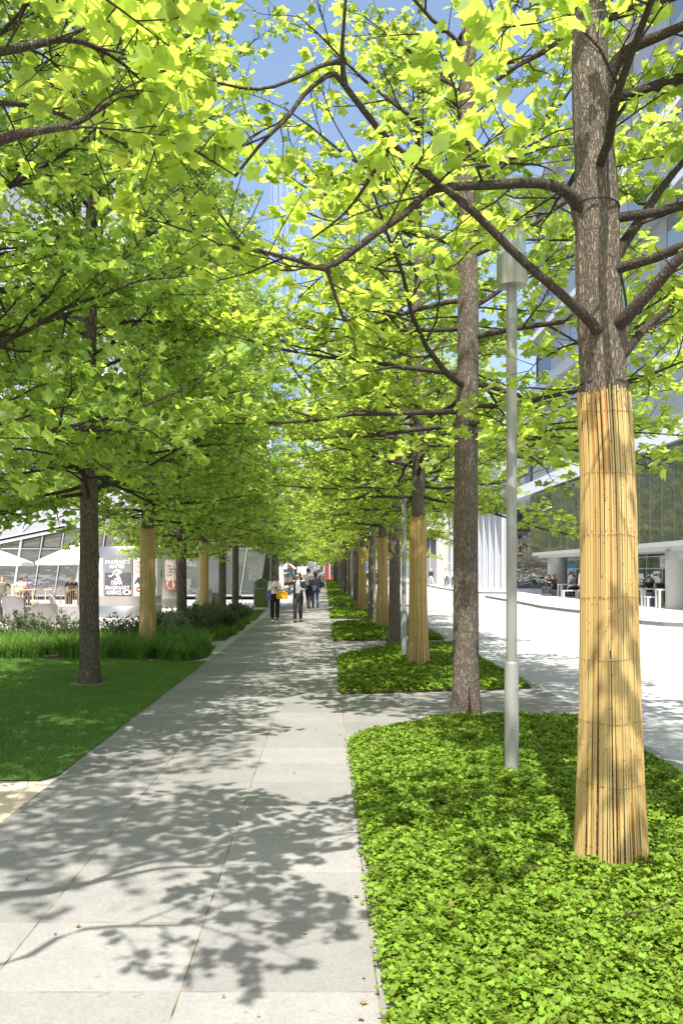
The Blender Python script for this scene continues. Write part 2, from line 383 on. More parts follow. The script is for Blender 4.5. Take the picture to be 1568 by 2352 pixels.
def trunk_path(rng, H, lean=.25):
    n=9; z=np.linspace(0,H,n); x=np.cumsum(rng.normal(0,.04,n))*lean*2; y=np.cumsum(rng.normal(0,.04,n))*lean*2
    x-=x[0]; y-=y[0]; x[:3]*=.3; y[:3]*=.3
    return np.stack([x,y,z],1)
def trunk_mesh(name, P, R, seed, flare=.35, n=40, knots=()):
    """trunk with ridged, uneven section"""
    rng=np.random.default_rng(seed); m=int(P[-1,2]/.05); Q=spline(P,m); rr=np.interp(np.linspace(0,1,m),np.linspace(0,1,len(R)),R)
    z=Q[:,2]; rr=rr*(1+flare*np.exp(-np.maximum(z,0)/.16)); a=np.arange(n)*2*pi/n; ph=rng.uniform(0,6,8)
    k=np.zeros((m,n))
    for i,(f,am,tw) in enumerate([(2,.03,.3),(3,.03,.5),(5,.02,.8),(9,.014,1.2),(14,.012,1.5)]):
        k+=am*np.sin(f*a[None]+ph[i]+tw*z[:,None])*(1+.6*np.sin(z[:,None]*1.7+ph[7]))
    k+=rng.normal(0,.008,(m,n))
    for kz,ka,kr in knots:
        da=np.abs((a[None]-ka+pi)%(2*pi)-pi); k+=kr*np.exp(-((z[:,None]-kz)/.10)**2-(da/.5)**2)
    rad=rr[:,None]*(1+k)
    V=np.stack([Q[:,0:1]+rad*np.cos(a),Q[:,1:2]+rad*np.sin(a),np.repeat(z[:,None],n,1)],-1)
    i=np.arange(m-1)[:,None]*n; j=np.arange(n)[None]; jn=(j+1)%n
    F=np.stack([i+j,i+jn,i+n+jn,i+n+j],-1).reshape(-1,4)
    V=V.reshape(-1,3); V=np.vstack([V,Q[-1:]+[0,0,.02]])
    cap=np.array([[ (m-1)*n+q,(m-1)*n+(q+1)%n,m*n,m*n] for q in range(n)])
    me=np_mesh(name,V,F,smooth=True); return me,Q,rr

def auto_primaries(rng, P, H, zb, Rp, count, elev=(8,55), skip=None, arch=.05, jit=.5, rlow=.008):
    out=[]; g=rng.uniform(0,6.28)
    for i in range(count):
        f=(i+rng.uniform(-.2,.2))/count; z=zb+(H-zb-.4)*max(f,0)**1.3; ang=g+i*2.39996+rng.normal(0,.25)
        if skip and skip(z,ang): continue
        x=np.interp(z,P[:,2],P[:,0]); y=np.interp(z,P[:,2],P[:,1]); L=Rp(z)*rng.uniform(.8,1.08)
        e=radians(elev[0]+(elev[1]-elev[0])*f+rng.normal(0,7)); d=(cos(ang)*cos(e),sin(ang)*cos(e),sin(e))
        n=7; B=wander(rng,(x,y,z),d,L/max(.55,cos(e)),n,.09,arch-.03*(1-f)); r0=.012+L*rlow
        out.append((B,np.linspace(r0,.006,n+1)))
    return out

def make_proto(name, seed, H, zb, Rp, count, leaf, tilt, droop, dens, r0, elev=(8,55), step=.22, arch=.05, skip=None):
    rng=np.random.default_rng(seed); P=trunk_path(rng,H); n=9
    R=np.array([r0*(1-.92*(i/(n-1))**1.35) for i in range(n)])
    kn=[(rng.uniform(1.2,H*.5),rng.uniform(0,6.28),.12) for _ in range(5)]
    tm,Q,rr=trunk_mesh(name+'_trunk',P,R,seed,knots=kn)
    C=Crown(seed+1,leaf,tilt,droop,dens)
    for B,BR in auto_primaries(rng,Q,H,zb,Rp,count,elev,arch=arch,skip=skip):
        C.T.add(B,BR,6); C.dress(B,BR,.22,step)
    lm,fm=C.finish(name)
    return dict(trunk=tm,limbs=lm,leaves=fm,Q=Q,rr=rr)

# reed screen wrapped round a trunk
def reed_mat():
    t=NT('reed'); a=t.attr('tint'); z=t.coord((1,1,1))
    c=t.ramp(a,[(0,(.10,.05,.02)),(.02,(.36,.13,.03)),(.12,(.42,.19,.05)),(.22,(.42,.27,.095)),(.6,(.54,.385,.14)),(.85,(.62,.47,.20)),(1,(.47,.40,.21))])
    n=t.noise(40,3,.6,t.coord((6,6,.5))); c=t.mix(t.math('MULTIPLY',n,.35),c,(.42,.27,.11))
    return t.done(t.pbr(c,.5,0,t.bump(n,.2,.002),.4))
M['reed']=reed_mat()
M['reed_node']=simple('reed_joint',(.22,.12,.05),.8)
M['wire']=simple('rusty_wire',(.12,.07,.05),.6,.5)
def reed_wrap(seed, Q, rr, z0, z1, count=92, extra=.045, base_r=None):
    """returns meshes (reeds, joints, wires)"""
    rng=random.Random(seed); A=MB(); W=[]
    def rad(z): 
        r=float(np.interp(z,Q[:,2],rr))+extra; b=(base_r or 0)
        return max(r, r+(b-r)*max(0,1-z/1.1)**1.3) if b else r
    def cen(z): return float(np.interp(z,Q[:,2],Q[:,0])),float(np.interp(z,Q[:,2],Q[:,1]))
    for i in range(count):
        a=2*pi*(i+rng.uniform(-.25,.25))/count; rw=rad(1.3)*pi/count*rng.uniform(.92,1.3); tw=rng.uniform(-.03,.03)
        z=z0+rng.uniform(-.01,.03); top=z1+rng.uniform(-.025,.010)+.012*sin(a*3)
        # each reed in one to three lengths
        cuts=[z]+sorted(rng.uniform(z+.2,top-.2) for _ in range(rng.choice([0,0,1,1,2])))+[top]
        for c0,c1 in zip(cuts,cuts[1:]):
            if c1-c0<.08: continue
            A.cur=cur=rng.choice([.04,.08,.12,.2,.3,.45,.6,.7,.8,.9,1]) if c1-c0<.9 else rng.uniform(.25,1)
            off=rng.uniform(-.003,.004); m=6; pts=[]; rs=[]
            for k in range(m+1):
                zz=c0+(c1-c0)*k/m; r=rad(zz)+off; cx,cyy=cen(zz); aa=a+tw*(zz-1.3)+.004*sin(zz*5+i)
                pts.append((cx+r*cos(aa),cyy+r*sin(aa),zz)); rs.append(rw*(1.0 if k<m else .9))
            A.tube(pts,rs,6)
            zz=c0+rng.uniform(.02,.25)
            while zz<c1-.02:
                r=rad(zz)+off; cx,cyy=cen(zz); aa=a+tw*(zz-1.3)
                A.cur=.012; A.tube([(cx+r*cos(aa),cyy+r*sin(aa),zz-.003),(cx+r*cos(aa),cyy+r*sin(aa),zz+.003)],rw*1.13,6); zz+=rng.uniform(.3,.9)
    zz=z0+.14
    while zz<z1:
        pts=[]; 
        for k in range(49):
            a=2*pi*k/48; z_=zz+.005*sin(a*2+zz*3)+.003*sin(a*5+zz); r=rad(z_)+rad(1.3)*pi/count*1.35; cx,cyy=cen(z_); pts.append((cx+r*cos(a),cyy+r*sin(a),z_))
        w_=MB(); w_.tube(pts,.0011,4,False); W.append(w_.mesh('wire')); zz+=.34
    return A.mesh('reeds',True),W

def place_tree(name, pr, x, y, rz, s, label, group, bark, leafm, wrap=None, wlabel=None, mirror=False, trunkrot=None):
    t=empty(name,(x,y,0),rz,label,'tree',group); t.scale=(s,s,s)
    def part(n,key,mt):
        me=pr[key]
        if len(me.materials)==0: me.materials.append(mt)
        o=bpy.data.objects.new(n,me); COL.objects.link(o); o.parent=t
        if me.materials[0]!=mt: o.material_slots[0].link='OBJECT'; o.material_slots[0].material=mt
        return o
    part('trunk','trunk',bark); part('branches','limbs',M['limb']); part('crown','leaves',leafm)
    if wrap:
        w=bpy.data.objects.new('reed_wrap',wrap[0]); COL.objects.link(w); w.parent=t; w.scale=(1,1,1/s)
        for n,me,mt in [('wire',w1,M['wire']) for w1 in wrap[1]]:
            o=bpy.data.objects.new(n,me); COL.objects.link(o); o.parent=w
            if len(me.materials)==0: me.materials.append(mt)
        if len(wrap[0].materials)==0: wrap[0].materials.append(M['reed'])
        if wlabel: w['label']=wlabel
    return t

def RpR(z): 
    f=(z-2.7)/8.3; return 2.75-.6*f/.3 if f<.3 else max(.45,2.15-1.75*(f-.3)/.65)
def RpL(z):
    f=(z-2.7)/11.0; return 2.75-.45*min(1,f/.3) if f<.6 else max(.6,2.3*(1-(f-.6)/.45))
protoR=[make_proto('light_tree%d'%i,100+i*7,11.0,2.95,RpR,64,.082,.5,.25,2.1,.135,(-4,58),skip=(lambda z,a: z>3.4 and abs((a%(2*pi))-4.71)<.75) if i==0 else None) for i in range(4)]
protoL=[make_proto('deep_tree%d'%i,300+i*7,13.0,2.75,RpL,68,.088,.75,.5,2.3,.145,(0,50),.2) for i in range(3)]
wrapR=[reed_wrap(5+i,p['Q'],p['rr'],.03,2.62,64,.018,.185) for i,p in enumerate(protoR[:2])]
wrapL=[reed_wrap(15,protoL[0]['Q'],protoL[0]['rr'],.03,2.6,64,.018,.175)]

# right row: the near hero tree, then the avenue
def hero_tree():
    X0,Y0=1.6,4.83; rng=np.random.default_rng(11)
    def L(px,py,Y): 
        a=at(px,py,Y); return (a[0]-X0,a[1]-Y0,a[2])
    P=np.array([(0,0,0),(-.01,0,1.2),(-.02,0,2.2),L(1385,900,4.83),L(1372,650,4.85),L(1368,440,4.87),L(1355,230,4.9),L(1352,0,4.95),(-.05,.2,6.5),(0,.25,8.5),(.05,.3,10.5),(0,.3,12)])
    R=np.array([.155,.136,.124,.119,.118,.112,.100,.092,.075,.05,.025,.008])
    tm,Q,rr=trunk_mesh('hero_trunk',P,R,8,.25,72,knots=[(3.05,pi*.0,.22),(3.05,pi*1.2,.15),(3.75,pi,.3),(2.9,4.6,.12),(4.7,.2,.15)])
    C=Crown(12,.077,.55,.3,2.9)
    D=lambda pts,r0,r1,n=22,t0=.35,st=.2,lm=.8: (lambda S,Rr:(C.T.add(S,Rr*(1+.75*np.exp(-np.linspace(0,1,n)*14)),12),C.dress(S,Rr,t0,st,lm)))(spline([L(*p) for p in pts],n),np.linspace(r0,r1,n))
    # thick limb to the left, drooping
    D([(1366,520,4.86),(1325,468,4.83),(1290,435,4.75),(1230,420,4.65),(1130,425,4.5),(1050,428,4.4),(985,440,4.3),(930,490,4.2),(850,545,4.1),(750,615,4.0),(690,600,3.95),(600,578,3.85),(500,562,3.8)],.034,.006,30,.3,.17,.6)
    # long limb crossing upwards to the left
    S0=[(1384,800,4.86),(1370,758,4.73),(1330,715,4.6),(1270,660,4.5),(1190,590,4.4),(1090,490,4.3),(1000,415,4.2),(900,330,4.05),(840,260,3.95),(790,195,3.9),(760,170,3.85),(700,215,3.8),(660,270,3.75),(600,330,3.7),(540,405,3.6)]
    D(S0,.027,.006,34,.80,.22,.45)
    D([(790,195,3.9),(785,120,3.85),(790,50,3.8),(795,-60,3.8),(780,-180,3.7)],.011,.004,12,.6,.3,.3)
    D([(790,140,3.88),(740,150,3.8),(690,175,3.7),(600,205,3.6),(500,190,3.55),(430,165,3.5)],.010,.004,14,.75,.3,.35)
    D([(750,615,4.0),(770,680,4.05),(790,740,4.1)],.010,.004,8,.2,.2,.5)
    D([(900,330,4.05),(800,480,4.3),(700,560,4.5)],.010,.004,8,.2,.2,.6)
    # right-hand limbs
    D([(1382,800,4.86),(1405,760,4.82),(1440,725,4.7),(1500,660,4.6),(1568,585,4.5),(1680,500,4.4),(1800,430,4.3)],.050,.015,16,.5,.25,.9)
    D([(1390,850,4.86),(1430,815,4.86),(1470,765,4.9),(1520,720,4.95),(1600,670,5.0),(1760,620,5.1)],.032,.010,14,.4,.22,.9)
    D([(1372,670,4.87),(1398,615,4.86),(1430,560,4.9),(1480,490,5.0),(1520,430,5.05),(1600,340,5.2),(1720,260,5.4)],.042,.012,16,.4,.22,.9)
    D([(1357,300,4.92),(1380,230,4.9),(1410,150,4.85),(1450,110,4.8),(1520,80,4.7),(1600,50,4.6),(1750,30,4.5)],.05,.015,14,.4,.25,.8)
    D([(1362,400,4.9),(1390,335,4.9),(1420,260,4.95),(1480,200,5.0),(1560,170,5.05),(1700,150,5.2)],.016,.006,12,.3,.2,.8)
    # sprays hanging toward the eye
    D([(1300,-200,4.3),(1260,-120,3.7),(1210,-40,3.1),(1190,60,2.75)],.009,.003,10,.72,.12,.22)
    for B,BR in auto_primaries(rng,Q,11.6,3.2,lambda z: 2.5 if z<7 else max(.5,2.5*(1-(z-7)/5)),44,(-2,55),skip=lambda z,a: (cos(a)<-.15 and z<6.8) or (sin(a)<-.75 and z<3.9)):
        C.T.add(B,BR,6); C.dress(B,BR,.3,.24)
    lm,fm=C.finish('hero'); return dict(trunk=tm,limbs=lm,leaves=fm,Q=Q,rr=rr),(X0,Y0)
hero,(hx,hy)=hero_tree()
hw=reed_wrap(3,hero['Q'],hero['rr'],.05,2.69,128,.018,.187)
GR='tulip trees in the row right of the path'
place_tree('tulip_tree',hero,hx,hy,0,1,'nearest tree right of the path, trunk wrapped in a tall yellow reed screen',GR,M['bark'],M['leaf_r'],hw)
# (Y, x, wrap, radius scale, label)
rowR=[(9.8,1.6,0,1.15,'bare brown trunk with a dark split at its foot, just past the nearest lamp post'),
 (14.75,1.6,1,1.0,'second reed-wrapped tree from the front in the right-hand row'),
 (19.9,1.61,0,1.05,'bare trunk directly behind the second reed-wrapped tree of the right row'),
 (24.3,1.62,1,.95,'third reed-wrapped tree from the front in the right-hand row'),
 (29.6,1.60,0,.95,'bare trunk between the third and fourth reed-wrapped trees of the right row'),
 (34.4,1.52,1,1.0,'farthest reed-wrapped tree in the right-hand row')]
y=39.3; 
while y<150: rowR.append((y,1.58,0,1.0,'bare dark trunk in the distant line of trees along the path')); y+=4.95
rr_=random.Random(4)
for i,(ty,tx,w,s,lb) in enumerate(rowR):
    pi_=i%4
    if w: pi_=(i//2)%2
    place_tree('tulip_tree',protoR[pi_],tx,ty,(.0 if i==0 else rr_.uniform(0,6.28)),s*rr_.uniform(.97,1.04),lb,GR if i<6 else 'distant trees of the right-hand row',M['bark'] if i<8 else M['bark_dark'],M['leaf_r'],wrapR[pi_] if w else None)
GL='tulip trees in the row left of the path'
rowL=[ (7.9,-3.75,0,1.0,'tree just outside the left edge whose dark limbs enter the picture'),
 (12.9,-3.49,0,1.0,'bare dark ridged trunk standing in the lawn left of the path'),
 (18.6,-3.80,1,1.0,'reed-wrapped trunk rising from the tall grass in front of the poster drum'),
 (23.0,-3.78,0,.95,'bare trunk right of the poster drum among the shrubs'),
 (27.7,-3.86,1,.92,'slim reed-wrapped trunk in front of the glass wing, left row'),
 (32.6,-3.84,0,1.0,'second to last bare trunk of the left row'),
 (37.5,-3.86,0,1.0,'last bare trunk of the left row, nearest to the green litter bin')]
for i,(ty,tx,w,s,lb) in enumerate(rowL):
    pi_=0 if w else (2,1,0)[i%3]
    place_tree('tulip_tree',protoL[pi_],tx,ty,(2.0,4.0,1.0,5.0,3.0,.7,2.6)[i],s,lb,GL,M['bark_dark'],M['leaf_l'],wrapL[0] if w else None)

def near_left():
    X0,Y0=-3.7,2.7
    def L(px,py,Y):
        a=at(px,py,Y); return (a[0]-X0,a[1]-Y0,a[2])
    rng=np.random.default_rng(77); P=trunk_path(rng,11.5); R=np.array([.15*(1-.92*(i/8)**.9) for i in range(9)])
    tm,Q,rr=trunk_mesh('near_left_trunk',P,R,5); C=Crown(78,.080,.65,.35,1.6)
    def D(pts,r0,r1,n=16,t0=.3,st=.2,lm=.5): S,Rr=spline([L(*p) for p in pts],n),np.linspace(r0,r1,n); C.T.add(S,Rr,8); C.dress(S,Rr,t0,st,lm)
    z=lambda h:(0,0,h)
    def D2(base,pts,*a): S,Rr=spline([z(base)]+[L(*p) for p in pts],18),np.linspace(a[0],a[1],18); C.T.add(S,Rr,8); C.dress(S,Rr,*a[2:])
    D2(2.75,[(-500,560,3.0),(-200,400,3.1),(0,322,3.2),(90,300,3.2),(165,288,3.2),(230,250,3.25),(262,232,3.3)],.03,.005,.8,.22,.3)
    D([(120,300,3.2),(200,292,3.2),(330,305,3.25)],.007,.003,8,.5,.3,.3)
    D2(3.1,[(-500,300,2.9),(-150,150,3.1),(50,110,3.25),(160,90,3.35),(260,130,3.5),(330,190,3.6)],.03,.004,.45,.16,.38)
    D2(3.3,[(-500,100,3.2),(-100,10,3.5),(60,-20,3.7),(160,20,3.9),(240,60,4.1)],.03,.004,.4,.17,.38)
    D2(3.2,[(-900,300,2.2),(-500,-150,2.3),(-100,-250,2.3),(60,-300,2.35),(230,-330,2.4)],.03,.004,.45,.16,.5)  # limb above the view, added to cast shade on the near path
    D2(3.0,[(-500,330,3.6),(-200,250,3.9),(50,240,4.1),(200,290,4.2),(300,340,4.3)],.025,.004,.5,.17,.45)
    for B,BR in auto_primaries(rng,Q,11,3.9,lambda z_:2.5 if z_<8 else max(.5,2.5*(1-(z_-8)/3.6)),30,(5,55),skip=lambda z_,a:z_<5.6 and sin(a)>.1 and cos(a)>-.2):
        C.T.add(B,BR,6); C.dress(B,BR,.25,.22)
    lm,fm=C.finish('near_left'); return dict(trunk=tm,limbs=lm,leaves=fm,Q=Q,rr=rr),(X0,Y0)
nl,(nx,ny)=near_left()
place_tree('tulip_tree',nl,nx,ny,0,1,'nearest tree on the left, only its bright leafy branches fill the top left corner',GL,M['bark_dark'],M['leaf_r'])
# ------------------------------------------------------------------ ground
def sheet(name, poly, z, mat, kind='structure', label=None, h=None):
    b=MB(); b.prism(poly, z-.003 if h is None else z-h, z) if h else b.add([(x,y,z) for x,y in poly],[tuple(range(len(poly)))])
    o=b.build(name,mat); 
    return tag(o,label,None,None,kind)
def rect(x0,y0,x1,y1): return [(x0,y0),(x1,y0),(x1,y1),(x0,y1)]
sheet('ground', rect(-250,-60,250,700), 0, M['street'], label='pale granite street paving, blown bright by the sun')
sheet('path', rect(-2.17,-6,3.12,42), .004, M['path'], label='grey granite slab path running straight away in dappled shade')
sheet('path', rect(-1.9,42,3.12,170), .0045, M['path'], label='far end of the grey slab path beyond the green bin')
sheet('plaza', [(-60,16.4),(-3.0,16.4),(-2.75,42),(-2.75,44),(-60,44)], .004, M['plaza'], label='bright pinkish plaza paving round the poster drums')
sheet('pavement', rect(-60,-6,-2.174,6.95), .0042, M['tile'], label='beige tiled paving beside the near edge of the lawn')
sheet('road', rect(-60,58,-1.95,80), .008, M['asphalt'], label='grey cross street in front of the food cart')
# planting
def in_poly(px,py,poly):
    inside=np.zeros(len(px),bool); n=len(poly)
    for i in range(n):
        x0,y0=poly[i]; x1,y1=poly[(i+1)%n]
        c=((y0>py)!=(y1>py)) & (px<(x1-x0)*(py-y0)/((y1-y0) if y1!=y0 else 1e-9)+x0); inside^=c
    return inside
def edge_dist(px,py,poly):
    d=np.full(len(px),9e9); n=len(poly)
    for i in range(n):
        a=np.array(poly[i]); b=np.array(poly[(i+1)%n]); ab=b-a; t=np.clip(((px-a[0])*ab[0]+(py-a[1])*ab[1])/(ab@ab),0,1)
        d=np.minimum(d,np.hypot(px-a[0]-t*ab[0],py-a[1]-t*ab[1]))
    return d
def bumps(x,y,f=1.0):
    return .5+.25*np.sin(x*3.1*f+1.3*np.sin(y*2.3*f))+.25*np.sin(y*4.3*f+1.7*np.sin(x*2.9*f+.6))
CL=np.array([(0,0,0),(.30,.02,.10),(.52,.32,.17),(.25,.45,.06),(.32,.84,.09),(0,.96,-.05),(-.32,.84,.09),(-.25,.45,.06),(-.52,.32,.17),(-.30,.02,.10)])
CF=np.array([[0,1,2,3,4,5],[5,6,7,8,9,0]])
def cover(poly, n, seed, size, name='ground_cover'):
    rng=np.random.default_rng(seed); xs=[p[0] for p in poly]; ys=[p[1] for p in poly]
    x=rng.uniform(min(xs),max(xs),n*2); y=rng.uniform(min(ys),max(ys),n*2); k=in_poly(x,y,poly); x,y=x[k][:n],y[k][:n]; n=len(x)
    d=edge_dist(x,y,poly); h=(.03+.105*np.minimum(1,d/.22)**.6)*(.55+.35*bumps(x,y,1.6)+.35*bumps(x+3,y,6.))
    lay=rng.random(n)**.65; z=.012+h*lay
    # clumps: leaves tip away from clump centres
    ang=rng.uniform(0,2*pi,n); gxx=np.cos(x*17+3*np.sin(y*13))+rng.normal(0,.5,n); gyy=np.cos(y*19+3*np.sin(x*11))+rng.normal(0,.5,n)
    D=np.stack([np.cos(ang),np.sin(ang),rng.normal(-.05,.3,n)],1); N=np.stack([.55*gxx+rng.normal(0,.5,n),.55*gyy+rng.normal(0,.5,n),np.ones(n)],1)
    out=d<.06; j=rng.normal(0,.02,n); P=np.stack([x+j*out,y+rng.normal(0,.02,n)*out,z],1); S=size*rng.uniform(.55,1.3,n)
    me=leaf_mesh(name,P,D,N,S,rng,CL,CF); return me
def bed(poly, n, seed, size, label, me=None, off=(0,0)):
    me=me or cover(poly,n,seed,size)
    o=link_mesh('ground_cover',me,M['cover']); tag(o,label,'ground cover',None,'stuff'); o.location=(off[0],off[1],0)
    s=MB(); s.prism(poly,.0,.03); so_=s.build('soil',M['soil']); so_.location=(off[0],off[1],.006); tag(so_,'dark soil under the leafy ground cover bed',None,None,'structure')
    return me
B1=[(.25,1.5),(2.92,1.5),(2.9,9.6),(2.2,9.75),(1.2,9.6),(.42,8.9),(.25,8.5)]
bed(B1,250000,1,.027,'bright green leafy ground cover bed round the nearest reed-wrapped tree')
B2=[(.24,11.8),(2.95,12.4),(2.9,19.3),(1.6,19.3),(.27,16.6)]
bed(B2,75000,2,.042,'second ground cover bed, mostly in shade, round the second wrapped trunk')
B3=[(.22,20.7),(2.9,21.0),(2.88,28.4),(1.6,28.4),(.24,26.6)]
m3=bed(B3,32000,3,.052,'third ground cover bed along the right side of the path')
_c=MB(); _c.add([(a_+1.602,b_+9.61,c_+.02) for a_,b_,c_ in [(.0,-.002,.0),(.018,-.012,.02),(.026,-.02,.12),(.016,-.012,.26),(.005,-.004,.40),(-.006,-.004,.36),(-.012,-.012,.2),(-.02,-.014,.08),(-.012,-.006,.0)]],[tuple(range(9))]); _o=_c.build('bark_split',simple('split_wood',(.035,.012,.01),.9,var=.5,nscale=60)); _t2=[o for o in bpy.data.objects if o.get('label','').startswith('bare brown trunk with a dark split')][0]; bpy.context.view_layer.update(); _o.parent=_t2; _o.matrix_parent_inverse=_t2.matrix_world.inverted()
B4=[(.22,0),(2.9,0),(2.88,7.6),(1.6,7.7),(.24,6.4)]
m4=cover(B4,17000,4,.075)
for i in range(12): bed(B4,0,0,0,'one of the distant ground cover beds along the path',m4,(0,30.4+i*9.9))

# lawn
def grass(poly,n,seed,h,w,name,lean=.35):
    rng=np.random.default_rng(seed); xs=[p[0] for p in poly]; ys=[p[1] for p in poly]
    x=rng.uniform(min(xs),max(xs),n*2); y=rng.uniform(min(ys),max(ys),n*2); k=in_poly(x,y,poly); x,y=x[k][:n],y[k][:n]; n=len(x)
    a=rng.uniform(0,2*pi,n); hh=h*rng.uniform(.5,1.2,n); l=rng.normal(0,lean,(n,2))*hh[:,None]; ww=w*rng.uniform(.7,1.3,n)/2
    dx=np.cos(a)*ww; dy=np.sin(a)*ww; z0=np.full(n,.012)
    V=np.stack([np.stack([x-dx,y-dy,z0],1),np.stack([x+dx,y+dy,z0],1),np.stack([x+l[:,0]+dx*.3,y+l[:,1]+dy*.3,hh],1)],1).reshape(-1,3)
    return np_mesh(name,V,np.arange(3*n).reshape(-1,3),{'tint':np.clip(.45*rng.random(n)+.75*bumps(x,y,1.3)*bumps(x+2,y+5,3.1),0,1.2)})
LAWN=[(-12,7.0),(-2.3,6.95),(-2.19,7.15),(-2.19,16.2),(-2.6,16.0),(-3.6,16.4),(-12,17.2)]
lawn_base=sheet('lawn',LAWN,.012,simple('lawn_base',(.045,.12,.018),.95,var=.4,nscale=25,bump=.3),label='dark green mown lawn left of the path')
LAWN2=[(-3.9,29.0),(-2.34,29.0),(-2.5,37.0),(-4.2,37.0)]
sheet('lawn',LAWN2,.012,bpy.data.materials['lawn_base'],label='small patch of lawn before the green litter bin')
tag(link_mesh('grass',grass(LAWN,260000,5,.045,.006,'grass'),M['grass']),'short mown grass blades of the shaded lawn','grass',None,'stuff')
tag(link_mesh('grass',grass(LAWN2,14000,6,.05,.012,'grass2'),M['grass']),'grass blades of the small lawn before the bin','grass',None,'stuff')
b=MB(); b.lathe([(.30,.02),(.20,.03),(.0,.035)],16,(-3.49,12.9,0),False); tag(b.build('soil',simple('root_soil',(.25,.16,.09),.95,var=.4,nscale=50,bump=.4)),'ring of bare brown soil round the trunk in the lawn',None,None,'structure')

def tall_clumps(spots,seed,name,hr=(.35,.55),per=46,w=.011):
    """arching leaf blades in tufts: 4 segments each"""
    rng=np.random.default_rng(seed); V=[];F=[];T=[];n0=0
    for (cx,cyy) in spots:
        H=rng.uniform(*hr); m=int(per*rng.uniform(.7,1.3)); a=rng.uniform(0,2*pi,m); reach=H*rng.uniform(.25,1.0,m); hh=H*rng.uniform(.6,1.1,m); bx=cx+rng.normal(0,.05,m); by=cyy+rng.normal(0,.05,m); tn=rng.random(m); ww=w*rng.uniform(.6,1.3,m)
        ca,sa=np.cos(a),np.sin(a); rows=[]
        for k in range(5):
            t=k/4; r=reach*t**1.6; z=hh*(1.25*t-.45*t**2.6)+.01; wd=ww*(1-t**2.5)*.5+.0006
            px=bx+ca*r; py=by+sa*r; rows.append(np.stack([np.stack([px-sa*wd,py+ca*wd,z],1),np.stack([px+sa*wd,py-ca*wd,z],1)],1))
        A=np.stack(rows,1).reshape(m,10,3); V.append(A.reshape(-1,3)); base=n0+np.arange(m)[:,None,None]*10
        f=np.array([[2*k,2*k+1,2*k+3,2*k+2] for k in range(4)])[None]; F.append((base+f).reshape(-1,4)); T.append(np.repeat(tn,4)); n0+=m*10
    return np_mesh(name,np.concatenate(V),np.concatenate(F),{'tint':np.concatenate(T)})
def scatter(poly,n,seed):
    rng=np.random.default_rng(seed); xs=[p[0] for p in poly]; ys=[p[1] for p in poly]; x=rng.uniform(min(xs),max(xs),n*3); y=rng.uniform(min(ys),max(ys),n*3); k=in_poly(x,y,poly); return list(zip(x[k][:n],y[k][:n]))
BG1=[(-12,17.0),(-3.6,16.3),(-2.9,15.6),(-2.3,16.6),(-2.4,19.2),(-3.2,20.2),(-12,19.6)]
BG2=[(-3.6,20.6),(-2.4,20.8),(-2.35,24.5),(-2.45,28.8),(-4.6,29.0),(-4.6,20.6)]
for nm,P_,lb in ((1,BG1,'dark soil of the grass border behind the lawn'),(2,BG2,'dark soil of the second planted border')): sheet('soil',P_,.016,M['soil'],label=lb)
tag(link_mesh('ornamental_grass',tall_clumps(scatter(BG1,520,7),8,'og1',(.32,.62)),M['blade']),'tall arching border grass between the lawn and the plaza','ornamental grass',None,'stuff')
tag(link_mesh('ornamental_grass',tall_clumps(scatter(BG2,150,9),10,'og2',(.2,.36)),M['blade']),'low border grass beside the path near the grey shrubs','ornamental grass',None,'stuff')

def make_shrub(name,seed,w,h,nst=26,leaf=.028,dens=1.0):
    rng=np.random.default_rng(seed); T=Tubes(); P=[];D=[];N=[];S=[]
    for i in range(nst):
        a=rng.uniform(0,2*pi); r=w*rng.random()**.5; d=np.array([cos(a)*r,sin(a)*r,h*rng.uniform(.6,1.1)]); L=np.linalg.norm(d)
        B=wander(rng,(cos(a)*.04,sin(a)*.04,0.01),d,L,6,.13,.0); T.add(B,np.linspace(.005,.0015,7),3)
        for j in range(int(9*dens)):
            t=rng.uniform(.25,1); x=t*6; k=min(5,int(x)); q=B[k]+(B[k+1]-B[k])*(x-k); e=nrm(rng.normal(0,1,3)+np.array([0,0,.5])); W=wander(rng,q,e,rng.uniform(.06,.16),2,.2,0); T.add(W,np.array([.002,.0015,.001]),3)
            for z in range(int(11*dens)):
                u=rng.random(); p=W[0]*(1-u)+W[2]*u; P.append(p+rng.normal(0,.008,3)); D.append(rng.normal(0,1,3)); N.append(rng.normal(0,.7,3)+np.array([0,0,1])); S.append(leaf*rng.uniform(.6,1.3))
    return T.mesh(name+'s'),leaf_mesh(name+'l',P,D,N,S,rng,CL,CF)
shr=[make_shrub('shrub%d'%i,40+i,.42,.62) for i in range(3)]; shd=[make_shrub('bush%d'%i,60+i,.36,.55,44,.030,1.25) for i in range(2)]
stem_m=simple('stem',(.16,.12,.08),.9)
def put_shrub(ms,x,y,s,rz,lb,gp,mat):
    t=empty('shrub',(x,y,.01),rz,lb,'shrub',gp); t.scale=(s,s,s)
    for n,me,mt in (('stems',ms[0],stem_m),('foliage',ms[1],mat)):
        if len(me.materials)==0: me.materials.append(mt)
        o=bpy.data.objects.new(n,me); COL.objects.link(o); o.parent=t
        if me.materials[0]!=mt: o.material_slots[0].link='OBJECT'; o.material_slots[0].material=mt
M['shrub_pale']=leaf_mat('pale_shrub_leaf',(.26,.30,.17),(.25,.32,.14),.2,.2,.6,.5)
rs=random.Random(9)
for i,(px,Y,s) in enumerate([(5,18.6,1.1),(38,18.8,1.0),(70,19.2,1.15),(105,19.0,.95),(140,19.4,1.1),(172,18.9,.9),(238,19.3,1.05),(262,19.6,.9),(292,19.2,1.0),(318,20.2,.8)]):
    put_shrub(shr[i%3],gx(px,Y),Y,s,rs.uniform(0,6),'airy thin-stemmed shrub behind the border grass left of the wrapped trunk','airy shrubs before the plaza',M['shrub'])
